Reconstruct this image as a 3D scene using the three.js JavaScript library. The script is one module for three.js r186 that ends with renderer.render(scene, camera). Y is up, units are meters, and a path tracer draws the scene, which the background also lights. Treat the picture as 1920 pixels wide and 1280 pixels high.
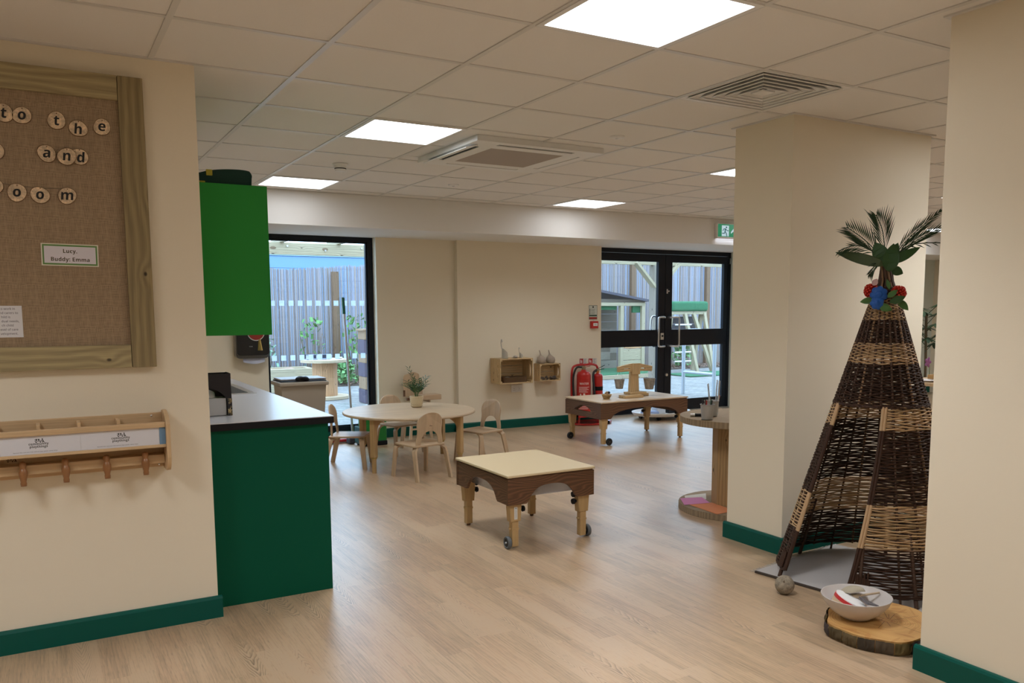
import * as THREE from 'three';
import { mergeGeometries, toCreasedNormals } from 'three/addons/utils/BufferGeometryUtils.js';
import { RoundedBoxGeometry } from 'three/addons/geometries/RoundedBoxGeometry.js';
import { TextGeometry } from 'three/addons/geometries/TextGeometry.js';
import { FontLoader } from 'three/addons/loaders/FontLoader.js';
import { RectAreaLightUniformsLib } from 'three/addons/lights/RectAreaLightUniformsLib.js';

// ---------------------------------------------------------------- camera, sky, exposure
RectAreaLightUniformsLib.init();
const scene = new THREE.Scene();
const renderer = new THREE.WebGLRenderer({ antialias: true });
renderer.toneMapping = THREE.LinearToneMapping;
renderer.toneMappingExposure = 1.0;
renderer.shadowMap.enabled = true;
const PX = 1006.878, PY = 749.172, FOCAL = 1573.92;               // principal point and focal length in 1920x1280 pixels
const camera = new THREE.PerspectiveCamera(2 * Math.atan(PY / FOCAL) * 180 / Math.PI, PX / PY, 0.05, 200);
camera.position.set(-1.0773, 1.4474, 3.453);
camera.rotation.set(-0.1103, -0.53385, -0.00225, 'YXZ');
camera.setViewOffset(2 * PX, 2 * PY, 0, 0, 1920, 1280);
camera.updateProjectionMatrix(); camera.updateMatrixWorld(true);
scene.add(camera);

const LED_POWER = 11, LED_COLOR = new THREE.Color().setRGB(0.955, 1.0, 1.05);   // candela of one panel, straight down
const SKY_POWER = 5.2, SKY_TINT = [0.58, 0.85, 1.14];

// ---------------------------------------------------------------- small maths
function rng(seed) { let a = seed >>> 0; return () => { a = (a + 0x6D2B79F5) | 0; let t = Math.imul(a ^ (a >>> 15), 1 | a); t = (t + Math.imul(t ^ (t >>> 7), 61 | t)) ^ t; return ((t ^ (t >>> 14)) >>> 0) / 4294967296; }; }
const R0 = rng(7);
const PERM = (() => { const r = rng(99), p = new Float32Array(65536); for (let i = 0; i < 65536; i++) p[i] = r(); return p; })();
function vn(x, y, px = 256, py = 256) {                              // value noise, periodic in px, py
  const xi = Math.floor(x), yi = Math.floor(y), fx = x - xi, fy = y - yi;
  const x0 = ((xi % px) + px) % px, x1 = (x0 + 1) % px, y0 = ((yi % py) + py) % py, y1 = (y0 + 1) % py;
  const u = fx * fx * (3 - 2 * fx), v = fy * fy * (3 - 2 * fy);
  const a = PERM[(x0 + y0 * 256) & 65535], b = PERM[(x1 + y0 * 256) & 65535], c = PERM[(x0 + y1 * 256) & 65535], d = PERM[(x1 + y1 * 256) & 65535];
  return a + (b - a) * u + (c - a) * v + (a - b - c + d) * u * v;
}
const clamp = (x, a = 0, b = 1) => Math.min(b, Math.max(a, x));
const V3 = (x, y, z) => new THREE.Vector3(x, y, z);
const lerp = (a, b, t) => a + (b - a) * t;

// overcast sky: air and soft cloud only
{
  const w = 256, h = 128, d = new Float32Array(w * h * 4);
  for (let j = 0; j < h; j++) for (let i = 0; i < w; i++) {
    const el = ((j + 0.5) / h - 0.5) * Math.PI, k = (j * w + i) * 4, up = Math.max(0, Math.sin(el));
    const cl = 0.5 * vn(i / 16, j / 8, 16, 16) + 0.3 * vn(i / 8, j / 4, 32, 32) + 0.2 * vn(i / 4, j / 2, 64, 64);
    const l = (0.9 + 0.25 * up) * (0.92 + 0.16 * cl) * SKY_POWER;
    d[k] = SKY_TINT[0] * l; d[k + 1] = SKY_TINT[1] * l; d[k + 2] = SKY_TINT[2] * l; d[k + 3] = 1;
  }
  const t = new THREE.DataTexture(d, w, h, THREE.RGBAFormat, THREE.FloatType);
  t.mapping = THREE.EquirectangularReflectionMapping; t.magFilter = THREE.LinearFilter; t.needsUpdate = true;
  scene.background = t; scene.environment = t;
}

// ---------------------------------------------------------------- objects, names
const taken = {};
function numbered(name) { const n = taken[name] = (taken[name] ?? -1) + 1; return n ? name + '_' + String(n).padStart(3, '0') : name; }
function shade(o) { o.castShadow = true; o.receiveShadow = true; return o; }
function thing(name, label, category, pos = [0, 0, 0], turn = 0, group) {
  const o = new THREE.Group(); o.name = numbered(name); o.position.set(...pos); o.rotation.y = turn;
  o.userData = { label, category }; if (group) o.userData.group = group; scene.add(o); return o;
}
function part(parent, name, geo, mat, extra) {
  const m = shade(new THREE.Mesh(geo, mat)); m.name = name;
  if (extra?.label) m.userData.label = extra.label; if (extra?.kind) m.userData.kind = extra.kind;
  parent.add(m); return m;
}
function solo(name, geo, mat, label, category, pos = [0, 0, 0], turn = 0, group) {   // a thing that is one mesh
  const m = shade(new THREE.Mesh(geo, mat)); m.name = numbered(name); m.position.set(...pos); m.rotation.y = turn;
  m.userData = { label, category }; if (group) m.userData.group = group; scene.add(m); return m;
}
function struct(name, geo, mat) {
  const m = shade(geo ? new THREE.Mesh(geo, mat) : new THREE.Group()); m.name = name; m.userData = { kind: 'structure' }; scene.add(m); return m;
}

// ---------------------------------------------------------------- geometry helpers
const T = (g, x = 0, y = 0, z = 0) => g.translate(x, y, z);
function norm(g) { const n = g.index ? g.toNonIndexed() : g; for (const k of Object.keys(n.attributes)) if (!['position', 'normal', 'uv', 'color'].includes(k)) n.deleteAttribute(k); n.clearGroups(); return n; }
function merge(list) {
  const l = list.map(norm), col = l.some((g) => g.attributes.color);
  if (col) for (const g of l) if (!g.attributes.color) g.setAttribute('color', new THREE.BufferAttribute(new Float32Array(g.attributes.position.count * 3).fill(1), 3));
  for (const g of l) if (!g.attributes.uv) g.setAttribute('uv', new THREE.BufferAttribute(new Float32Array(g.attributes.position.count * 2), 2));
  return mergeGeometries(l, false);
}
// texture coordinates in metres: u runs along the grain axis
function uvm(g, grain = 'x', off = [0, 0]) {
  g = norm(g); const p = g.attributes.position, n = g.attributes.normal, uv = new Float32Array(p.count * 2);
  const gi = 'xyz'.indexOf(grain);
  for (let i = 0; i < p.count; i++) {
    const c = [p.getX(i), p.getY(i), p.getZ(i)], a = [Math.abs(n.getX(i)), Math.abs(n.getY(i)), Math.abs(n.getZ(i))];
    const d = a[0] > a[1] && a[0] > a[2] ? 0 : a[1] > a[2] ? 1 : 2; let o = [0, 1, 2].filter((k) => k !== d);
    if (o[1] === gi) o = [o[1], o[0]];
    uv[2 * i] = c[o[0]] + off[0]; uv[2 * i + 1] = c[o[1]] + off[1];
  }
  g.setAttribute('uv', new THREE.BufferAttribute(uv, 2)); return g;
}
function box(x0, x1, y0, y1, z0, z1, r = 0) {
  const w = x1 - x0, h = y1 - y0, d = z1 - z0;
  const g = r > 0 ? new RoundedBoxGeometry(w, h, d, 2, Math.min(r, w / 2.01, h / 2.01, d / 2.01)) : new THREE.BoxGeometry(w, h, d);
  return g.translate((x0 + x1) / 2, (y0 + y1) / 2, (z0 + z1) / 2);
}
const wbox = (x0, x1, y0, y1, z0, z1, r = 0, grain = 'x', off) => uvm(box(x0, x1, y0, y1, z0, z1, r), grain, off ?? [R0() * 3, R0() * 3]);
function cyl(r0, r1, h, n = 24, x = 0, y = 0, z = 0) { return new THREE.CylinderGeometry(r1, r0, h, n).translate(x, y + h / 2, z); }   // r0 bottom, r1 top, y base
function lathe(pts, n = 32) { return new THREE.LatheGeometry(pts.map(([r, y]) => new THREE.Vector2(Math.max(r, 1e-4), y)), n); }
function tube(pts, r, seg = 24, n = 8, closed = false, tension = 0.5) { return new THREE.TubeGeometry(new THREE.CatmullRomCurve3(pts.map((p) => p.isVector3 ? p : V3(...p)), closed, 'catmullrom', tension), seg, r, n, closed); }
function rod(a, b, r0, r1 = r0, n = 8) {                             // tapered bar from a to b
  const A = V3(...a), B = V3(...b), d = B.clone().sub(A), g = new THREE.CylinderGeometry(r1, r0, d.length(), n);
  g.applyQuaternion(new THREE.Quaternion().setFromUnitVectors(V3(0, 1, 0), d.clone().normalize())); const m = A.add(B).multiplyScalar(0.5); return g.translate(m.x, m.y, m.z);
}
function bar(a, b, w, t, up = [0, 1, 0]) {                           // rectangular bar from a to b, w across "up x dir", t along up
  const A = V3(...a), B = V3(...b), d = B.clone().sub(A), L = d.length(), z = d.clone().normalize(), x = V3(...up).cross(z).normalize(), y = z.clone().cross(x);
  const g = new THREE.BoxGeometry(w, t, L); g.applyMatrix4(new THREE.Matrix4().makeBasis(x, y, z)); const m = A.add(B).multiplyScalar(0.5); return g.translate(m.x, m.y, m.z);
}
function sweep(path, W, w, t) {                                      // rectangular section swept along points; W: width direction, w and t numbers or functions of 0..1
  const P = path.map((p) => V3(...p)), n = P.length, wf = typeof w === 'function' ? w : () => w, tf = typeof t === 'function' ? t : () => t, Wd = V3(...W).normalize(), ring = [];
  for (let i = 0; i < n; i++) {
    const tan = P[Math.min(n - 1, i + 1)].clone().sub(P[Math.max(0, i - 1)]).normalize(), N = tan.clone().cross(Wd).normalize(), X = N.clone().cross(tan).normalize(), k = i / (n - 1), a = wf(k) / 2, b = tf(k) / 2;
    ring.push([[-1, -1], [1, -1], [1, 1], [-1, 1]].map(([s, q]) => P[i].clone().addScaledVector(X, s * a).addScaledVector(N, q * b)));
  }
  const v = []; const tri = (...q) => q.forEach((p) => v.push(p.x, p.y, p.z));
  for (let i = 0; i < n - 1; i++) for (let k = 0; k < 4; k++) { const a = ring[i][k], b = ring[i][(k + 1) % 4], c = ring[i + 1][(k + 1) % 4], d = ring[i + 1][k]; tri(a, b, c); tri(a, c, d); }
  tri(ring[0][0], ring[0][2], ring[0][1]); tri(ring[0][0], ring[0][3], ring[0][2]); const e = ring[n - 1]; tri(e[0], e[1], e[2]); tri(e[0], e[2], e[3]);
  const g = new THREE.BufferGeometry(); g.setAttribute('position', new THREE.BufferAttribute(new Float32Array(v), 3)); g.setAttribute('uv', new THREE.BufferAttribute(new Float32Array(v.length / 3 * 2), 2)); g.computeVertexNormals(); return toCreasedNormals(g, 0.6);
}
function shape(pts, holes = []) {
  const s = Array.isArray(pts) ? new THREE.Shape(pts.map(([x, y]) => new THREE.Vector2(x, y))) : pts;
  for (const h of holes) s.holes.push(Array.isArray(h) ? new THREE.Path(h.map(([x, y]) => new THREE.Vector2(x, y))) : h); return s;
}
function ext(s, depth, bevel = 0, curve = 12) { return new THREE.ExtrudeGeometry(s, { depth: depth - 2 * bevel, bevelEnabled: bevel > 0, bevelSize: bevel, bevelThickness: bevel, bevelSegments: 2, curveSegments: curve }).translate(0, 0, bevel - depth / 2); }   // centred on z
function paint(g, r, gr, b) { g = norm(g); const n = g.attributes.position.count, c = new Float32Array(n * 3); for (let i = 0; i < n; i++) { c[3 * i] = r; c[3 * i + 1] = gr; c[3 * i + 2] = b; } g.setAttribute('color', new THREE.BufferAttribute(c, 3)); return g; }
function jitter(g, amp, f = 8, seed = 0) {                            // displace along normals by noise (keeps shared corners together)
  const p = g.attributes.position, n = g.attributes.normal;
  for (let i = 0; i < p.count; i++) { const x = p.getX(i), y = p.getY(i), z = p.getZ(i), k = (vn(x * f + seed + 40, y * f + z * f * 0.7 + 40) + vn(z * f + 80 + seed, y * f * 1.3 + x * f * 0.4 + 60) - 1) * amp; p.setXYZ(i, x + n.getX(i) * k, y + n.getY(i) * k, z + n.getZ(i) * k); }
  g.computeVertexNormals(); return g;
}

// ---------------------------------------------------------------- textures
function dataTex(w, h, fn, srgb = true) {
  const d = new Uint8Array(w * h * 4);
  for (let j = 0; j < h; j++) for (let i = 0; i < w; i++) { const c = fn(i, j), k = 4 * (j * w + i); d[k] = clamp(c[0]) * 255; d[k + 1] = clamp(c[1]) * 255; d[k + 2] = clamp(c[2]) * 255; d[k + 3] = 255; }
  const t = new THREE.DataTexture(d, w, h); t.wrapS = t.wrapT = THREE.RepeatWrapping; t.magFilter = THREE.LinearFilter; t.minFilter = THREE.LinearMipmapLinearFilter; t.generateMipmaps = true;
  if (srgb) t.colorSpace = THREE.SRGBColorSpace; t.needsUpdate = true; return t;
}
function canvasTex(w, h, draw) {
  const c = document.createElement('canvas'); c.width = w; c.height = h; const g = c.getContext('2d'); draw(g, w, h);
  const t = new THREE.CanvasTexture(c); t.colorSpace = THREE.SRGBColorSpace; t.anisotropy = 8; return t;
}
const sc = (t, rx, ry) => { const k = t.clone(); k.repeat.set(rx, ry); k.needsUpdate = true; return k; };

const grainT = dataTex(512, 256, (i, j) => {                          // fine straight timber grain, u along it
  const a = vn(i / 64, j / 2.2, 8, 116), b = vn(i / 26, j / 0.9 + 40, 20, 256), c = vn(i / 128 + 3, j / 14, 4, 18);
  const l = 0.9 + 0.06 * (a - 0.5) + 0.045 * (b - 0.5) + 0.08 * (c - 0.5); return [l + 0.05, l + 0.03, l];
});
const figureT = dataTex(512, 512, (i, j) => {                         // bold flat-sawn figure
  const u = i / 512, v = j / 512, w = vn(u * 4, v * 8, 4, 8), f = 0.5 + 0.5 * Math.sin(6.283 * (Math.round(14) * v + 1.6 * w + 1.3 * Math.sin(6.283 * u) * Math.sin(6.283 * v)));
  const l = 0.74 + 0.2 * Math.pow(f, 1.6) + 0.12 * (vn(u * 10, v * 190, 10, 190) - 0.5); return [l, l * 0.97, l * 0.93];
});
const pineT = dataTex(512, 256, (i, j) => {                           // sawn softwood with knots
  const u = i / 512, v = j / 256; let w = 1.1 * vn(u * 3, v * 4, 3, 4), kn = 0;
  for (const [ku, kv, r] of [[0.22, 0.35, 0.028], [0.63, 0.72, 0.022], [0.86, 0.2, 0.016]]) { const d = Math.hypot((u - ku) * 1.6, (v - kv) * 0.8); w += 0.9 * Math.exp(-d * d / 0.006); kn = Math.max(kn, Math.exp(-Math.pow(d / r, 4))); }
  const f = 0.5 + 0.5 * Math.sin(6.283 * (9 * v + w)); let l = 0.80 + 0.13 * f + 0.1 * (vn(u * 12, v * 120, 12, 120) - 0.5); l *= 1 - 0.6 * kn;
  return [l + 0.03, l, l * 0.94];
});
const fineT = dataTex(256, 256, (i, j) => { const l = 0.5 + 0.5 * (vn(i / 2, j / 2, 128, 128) - 0.5) + 0.4 * (vn(i / 7, j / 7, 36, 36) - 0.5); return [l, l, l]; }, false);
const blotchT = dataTex(256, 256, (i, j) => { const l = 0.84 + 0.2 * (vn(i / 32, j / 32, 8, 8) - 0.5) + 0.16 * (vn(i / 8, j / 8, 32, 32) - 0.5) + 0.12 * (vn(i / 2, j / 2, 128, 128) - 0.5); return [l, l, l]; });
const weaveT = dataTex(256, 256, (i, j) => {                          // jute sacking
  const a = Math.sin(i * Math.PI / 4) * 0.5 + 0.5, b = Math.sin(j * Math.PI / 4) * 0.5 + 0.5, ch = ((i >> 2) + (j >> 2)) & 1;
  const t = ch ? a : b, l = 0.66 + 0.2 * t + 0.16 * (vn(i / 60, j / 2.4, 5, 106) - 0.5) + 0.16 * (vn(i / 2.4 + 9, j / 60, 106, 5) - 0.5); return [l, l * 0.95, l * 0.88];
});

// ---------------------------------------------------------------- materials
const mat = (rgb, o = {}) => new THREE.MeshStandardMaterial({ color: new THREE.Color().setRGB(...rgb), roughness: 0.7, metalness: 0, ...o });
const phys = (rgb, o = {}) => new THREE.MeshPhysicalMaterial({ color: new THREE.Color().setRGB(...rgb), roughness: 0.5, metalness: 0, ...o });
const M = {
  wall: mat([0.82, 0.735, 0.58], { roughness: 0.75, bumpMap: sc(fineT, 12, 12), bumpScale: 0.00015 }),
  white: mat([0.80, 0.78, 0.75], { roughness: 0.75, bumpMap: sc(fineT, 12, 12), bumpScale: 0.0004 }),
  paleGreen: mat([0.66, 0.72, 0.66], { roughness: 0.75 }),
  tile: mat([0.80, 0.77, 0.73], { roughness: 0.95, bumpMap: sc(fineT, 3, 3), bumpScale: 0.0006 }),
  tbar: mat([0.66, 0.64, 0.61], { roughness: 0.35 }),
  skirt: phys([0.001, 0.083, 0.062], { roughness: 0.35, specularIntensity: 0.45 }),
  cabGreen: phys([0.0015, 0.082, 0.043], { roughness: 0.6, specularIntensity: 0.25 }),
  limeGreen: phys([0.028, 0.25, 0.042], { roughness: 0.6, specularIntensity: 0.25 }),
  worktop: phys([0.60, 0.61, 0.66], { roughness: 0.35, clearcoat: 0.8, clearcoatRoughness: 0.22 }),
  black: phys([0.008, 0.008, 0.010], { roughness: 0.5, specularIntensity: 0.4 }),
  frame: phys([0.006, 0.008, 0.013], { roughness: 0.32, specularIntensity: 0.5 }),
  glass: phys([1, 1, 1], { roughness: 0, transmission: 1, thickness: 0, ior: 1.5 }),
  steel: mat([0.62, 0.62, 0.62], { roughness: 0.28, metalness: 1 }),
  galv: mat([0.52, 0.51, 0.49], { roughness: 0.5, metalness: 0.75, map: sc(blotchT, 2, 2) }),
  chrome: mat([0.75, 0.75, 0.77], { roughness: 0.15, metalness: 1 }),
  birch: mat([0.62, 0.47, 0.325], { roughness: 0.45, map: sc(grainT, 1.2, 3) }),
  maple: mat([0.70, 0.51, 0.31], { roughness: 0.42, map: sc(grainT, 1, 3) }),
  laminate: mat([0.70, 0.57, 0.42], { roughness: 0.36, map: sc(grainT, 0.8, 1.6) }),
  leg: mat([0.60, 0.41, 0.20], { roughness: 0.45, map: sc(grainT, 1.5, 4) }),
  cream: mat([0.74, 0.60, 0.38], { roughness: 0.42 }),
  walnut: mat([0.20, 0.098, 0.05], { roughness: 0.5, map: sc(figureT, 2.2, 4) }),
  pine: mat([0.76, 0.58, 0.35], { roughness: 0.6, map: sc(pineT, 1.6, 5) }),
  tanal: mat([0.47, 0.41, 0.25], { roughness: 0.75, map: sc(pineT, 1.1, 3.2) }),
  tanalDark: mat([0.36, 0.30, 0.175], { roughness: 0.75, map: sc(pineT, 1.1, 3.2) }),
  jute: mat([0.62, 0.50, 0.37], { roughness: 0.95, map: sc(weaveT, 11, 11), bumpMap: sc(weaveT, 11, 11), bumpScale: 0.0006 }),
  spoolWood: mat([0.34, 0.265, 0.185], { roughness: 0.75, map: sc(pineT, 1.3, 4) }),
  weathered: mat([0.30, 0.28, 0.26], { roughness: 0.85, map: sc(pineT, 1, 4) }),
  paleTimber: mat([0.47, 0.43, 0.33], { roughness: 0.75, map: sc(pineT, 1, 4) }),
  red: phys([0.50, 0.012, 0.012], { roughness: 0.28, clearcoat: 0.6 }),
  paper: mat([0.82, 0.81, 0.80], { roughness: 0.7 }),
  wplast: mat([0.78, 0.77, 0.75], { roughness: 0.4 }),
  rubber: mat([0.02, 0.02, 0.022], { roughness: 0.6 }),
  blackTyre: mat([0.16, 0.16, 0.16], { roughness: 0.6, vertexColors: true }),
  greyRubber: mat([1, 1, 1], { roughness: 0.55, vertexColors: true }),
  dkWillow: phys([0.046, 0.021, 0.012], { roughness: 0.6, specularIntensity: 0.5, vertexColors: true }),
  ltWillow: mat([0.50, 0.325, 0.175], { roughness: 0.6, vertexColors: true }),
  leaf: mat([0.020, 0.075, 0.014], { roughness: 0.5, side: THREE.DoubleSide }),
  leafDark: mat([0.012, 0.042, 0.012], { roughness: 0.5, side: THREE.DoubleSide }),
  leafLight: mat([0.06, 0.16, 0.035], { roughness: 0.55, side: THREE.DoubleSide }),
  outLeaf: mat([0.10, 0.26, 0.07], { roughness: 0.6, side: THREE.DoubleSide }),
};
// ================================================================ the setting
const H = 2.505, ZF = -5.33, ZD = -5.5, BULK = 2.2;
function inView(x, y, z, m = 1.05) { const v = V3(x, y, z).project(camera); return v.z < 1 && Math.abs(v.x) < m && Math.abs(v.y) < m; }

// ---- floor: oak strips along z
const stripT = (() => {
  const N = 16, r = rng(41), S = [];
  for (let k = 0; k < N; k++) S.push({ fig: r() < 0.5, vc: 0.3 + 0.4 * r(), cu: 3 + 5 * r(), ph: r() * 9, dir: r() < 0.5 ? 1 : -1, l: 0.91 + 0.10 * r(), red: 0.99 + 0.03 * r(), fr: 2.2 + 1.6 * r(), a: 0.5 + 0.5 * r() });
  return dataTex(2048, 2048, (i, j) => {
    const k = j >> 7, s = S[k], v = (j & 127) / 128, u = i / 2048;                        // u over 1.6 m, v over one strip
    let l = s.l + 0.06 * (vn(u * 14, v * 16 + k * 31, 14, 256) - 0.5) + 0.05 * (vn(u * 40, v * 30 + k * 17, 40, 256) - 0.5) + 0.08 * (vn(u * 6, v * 3 + k * 5, 6, 256) - 0.5);
    const wob = 0.55 * vn(u * 10, v * 3 + k * 7, 10, 256) + 0.22 * vn(u * 34, v * 7 + k * 3, 34, 256);
    if (s.fig) {                                                                         // flat-sawn arches in places along the strip
      const zone = clamp((vn(u * 6 + 0.5, k * 3.7, 6, 256) - 0.42) * 4.5), d = Math.abs(v - s.vc), edge = clamp(1 - d / (0.36 * (0.5 + vn(u * 6, k + 50, 6, 256))));
      const f = s.dir * u * 30 - s.cu * 1.1 * d * (1 + 1.5 * d) + wob * 3.2; const q = f - Math.floor(f);
      l -= s.a * 0.52 * zone * Math.pow(edge, 0.4) * Math.pow(s.dir > 0 ? q : 1 - q, 1.8) - s.a * 0.2 * zone * Math.pow(edge, 0.5);
    } else { const f = v * s.fr * 2.4 + wob * 0.9, q = f - Math.floor(f); l -= 0.07 * Math.pow(q, 5); }
    l -= 0.10 * Math.pow(clamp(vn(u * 34, v * 60 + k * 13, 34, 256) - 0.68) * 3, 1.2);
    l = 0.92 + (l - 0.92) * 1.55; return [l * s.red, l * 0.985, l * 0.965];
  });
})();
M.floor = phys([0.55, 0.39, 0.25], { roughness: 0.42, map: stripT, clearcoat: 0.9, clearcoatRoughness: 0.32, bumpMap: stripT, bumpScale: 0.00015 });
{
  const floor = struct('floor');
  part(floor, 'subfloor', box(-4.4, 12, -0.12, -0.0135, -5.62, 5.9), mat([0.35, 0.3, 0.25]));
  const r = rng(5), SW = 0.095, LEN = [0.48, 0.64, 0.8, 0.96], geos = {}, all = [];
  const geoFor = (li, k) => geos[li + '_' + k] ??= (() => {
    const L = LEN[li], g = box(0, SW, -0.013, 0, 0, L), p = g.attributes.position, uv = g.attributes.uv, u0 = (k * 0.37) % 1;
    for (let i = 0; i < p.count; i++) uv.setXY(i, u0 + p.getZ(i) / 1.6, ((k % 16) + 0.03 + 0.94 * p.getX(i) / SW) / 16); return g;
  })();
  for (let n = 0, x = -4.36; x < 11.9; x += SW, n++) {
    let z = -5.6 - r() * 0.5, last = -1;
    while (z < 5.8) { const li = Math.floor(r() * 4); let k = Math.floor(r() * 32); if (k % 16 === last) k = (k + 5) % 32; last = k % 16; all.push([x, z, li, k]); z += LEN[li]; }
  }
  const hid = (x, z) => (x < -0.5 && z < -0.7) || (x > 1.9 && z > 1.45) || (x > 2.5 && z > -0.4 && z < 0.1 && x < 3.9) || (x > -0.45 && x < 0.1 && z < -0.8) || (x > 0.1 && x < 0.9 && z < -2.2);
  const near = all.map((b, i) => { const L = LEN[b[2]], cx = b[0] + SW / 2, cz = b[1] + L / 2, d = Math.hypot(cx + 1.08, cz - 3.45); return { i, d: inView(cx, 0, cz, 1.02) && !hid(cx, cz) ? d - L * 0.6 : 99 }; }).sort((a, b) => a.d - b.d).slice(0, 300);
  const keep = new Set(near.filter((q) => q.d < 90).map((q) => q.i)), rest = [];
  all.forEach(([x, z, li, k], i) => {
    if (z + LEN[li] < -5.55) return;
    if (keep.has(i)) { const m = part(floor, 'floor_board', geoFor(li, k), M.floor); m.position.set(x, 0, z); }
    else { const g = new THREE.PlaneGeometry(SW, LEN[li]).rotateX(-Math.PI / 2).translate(SW / 2, 0, LEN[li] / 2), p = g.attributes.position, uv = g.attributes.uv, u0 = (k * 0.37) % 1; for (let q = 0; q < p.count; q++) uv.setXY(q, u0 + p.getZ(q) / 1.6, ((k % 16) + 0.03 + 0.94 * p.getX(q) / SW) / 16); rest.push(g.translate(x, 0, z)); }
  });
  part(floor, 'floor_strips', merge(rest), M.floor, { kind: 'stuff' });
}

// ---- ceiling: lay-in tiles on a grid of bars
const lightCells = [];
for (const x of [-2.4, 0.6, 3.6, 6.6, 9.6]) for (const z of [3.0, 0.6, -1.8, -4.2]) { if (x < 0 && z < 0) continue; if (x > 3 && z > 2) continue; lightCells.push([x, z]); }
const inCell = (list, x, z) => list.some(([a, b]) => Math.abs(a - x) < 0.01 && Math.abs(b - z) < 0.01);
{
  const ceiling = struct('ceiling');
  part(ceiling, 'ceiling_slab', box(-4.4, 12, 2.62, 2.74, -5.62, 5.9), M.white);
  const skip = [...lightCells, [1.8, 0.0]], tileG = box(-0.2985, 0.2985, 0.004, 0.02, -0.2985, 0.2985, 0.002), rest = [];
  for (let i = -7; i < 19; i++) for (let k = -8; k < 9; k++) {
    const x = i * 0.6, z = k * 0.6; if (inCell(skip, x, z)) continue;
    if (x >= 1.2 && x < 2.4 && z >= -2.4 && z < -1.2) continue;                       // the air conditioner
    const z0 = Math.max(z, -4.4), d = z + 0.6 - z0; if (d < 0.05) continue;
    const vis = (inView(x + 0.3, H, z + 0.3, 1.25)) && !(x < -0.9 && z < -0.7) && !(x > 3.5 && z > 0.5);
    const g = d < 0.59 ? box(-0.2985, 0.2985, 0.004, 0.02, -d / 2 + 0.0015, d / 2 - 0.0015) : tileG;
    if (vis) { const m = part(ceiling, 'ceiling_tile', g, M.tile); m.position.set(x + 0.3, H, z0 + d / 2); } else rest.push(g.clone().translate(x + 0.3, H, z0 + d / 2));
  }
  part(ceiling, 'ceiling_tiles_beyond', merge(rest), M.tile, { kind: 'stuff' });
  // make-up pieces round the air conditioner
  for (const [a, b, c, d] of [[1.2, 2.4, -2.4, -2.245], [1.2, 2.4, -1.355, -1.2], [1.2, 1.355, -2.245, -1.355], [2.245, 2.4, -2.245, -1.355]]) part(ceiling, 'make_up_panel', box(a + 0.002, b - 0.002, H + 0.004, H + 0.02, c + 0.002, d - 0.002), M.tile);
  for (let i = -7; i < 20; i++) { const x = i * 0.6; const cuts = Math.abs(x - 1.8) < 0.01 ? [[-4.4, -2.29], [-1.31, 5.5]] : [[-4.4, 5.5]]; for (const [a, b] of cuts) part(ceiling, 'grid_bar', box(x - 0.012, x + 0.012, H - 0.0005, H + 0.03, a, b), M.tbar); }
  for (let k = -7; k < 10; k++) { const z = k * 0.6; const cuts = Math.abs(z + 1.8) < 0.01 ? [[-4.3, 1.31], [2.29, 11.6]] : [[-4.3, 11.6]]; for (const [a, b] of cuts) part(ceiling, 'grid_bar', box(a, b, H, H + 0.03, z - 0.012, z + 0.012), M.tbar); }
}
// ---- walls
const wallT = (name, b, m = M.wall) => struct(name, box(...b), m);
wallT('wall_left', [-4.4, -0.425, 0, 2.62, -0.715, -0.605]);
wallT('wall_kitchen', [-0.55, -0.425, 0, 2.62, -5.6, -0.7151]);
{
  const w = struct('wall_far');
  part(w, 'wall_panel', box(2.12, 3.06, 0, 2.2, -5.6, -5.395), M.wall); part(w, 'wall_panel', box(3.06, 5.06, 0, 2.2, -5.6, ZF), M.wall);
  part(w, 'wall_panel', box(7.41, 12, 0, 2.2, -5.6, ZF), M.paleGreen); part(w, 'wall_panel', box(-0.425, 0.923, 0, 2.2, -5.6, ZF), M.wall); part(w, 'sill_wall', box(0.923, 2.12, 0, 0.1, -5.6, -5.53), M.white);
  part(w, 'bulkhead', box(-0.425, 12, BULK, 2.62, -5.6, -4.4), M.white);
}
wallT('pillar', [2.588, 3.805, 0, 2.62, -0.397, 0.057]);
wallT('wall_right', [1.88, 2.3, 0, 2.62, 1.455, 5.7]);
wallT('wall_back', [-4.4, 1.88, 0, 2.62, 5.6, 5.7]); wallT('wall_side', [-4.4, -4.3, 0, 2.62, -0.61, 5.6]);
wallT('wall_end', [11.8, 12, 0, 2.62, -5.33, 3.2]); wallT('wall_rear', [2.3, 12, 0, 2.62, 3.1, 3.2]);
// white edge trim where walls meet the ceiling
{
  const t = [[-4.3, -0.425, -0.605, -0.585], [-0.425, 11.8, -4.4, -4.38]];
  t.forEach(([a, b, c, d], i) => struct('trim_' + (i + 1), box(a, b, H - 0.003, H + 0.02, c, d), M.tbar));
  struct('trim_3', merge([box(2.568, 3.825, H - 0.003, H + 0.02, 0.057, 0.077), box(2.568, 2.588, H - 0.003, H + 0.02, -0.417, 0.0569)]), M.tbar);
  struct('trim_4', merge([box(1.86, 1.88, H - 0.003, H + 0.02, 1.435, 5.6), box(1.8801, 2.3, H - 0.003, H + 0.02, 1.435, 1.4549)]), M.tbar);
}
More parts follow.
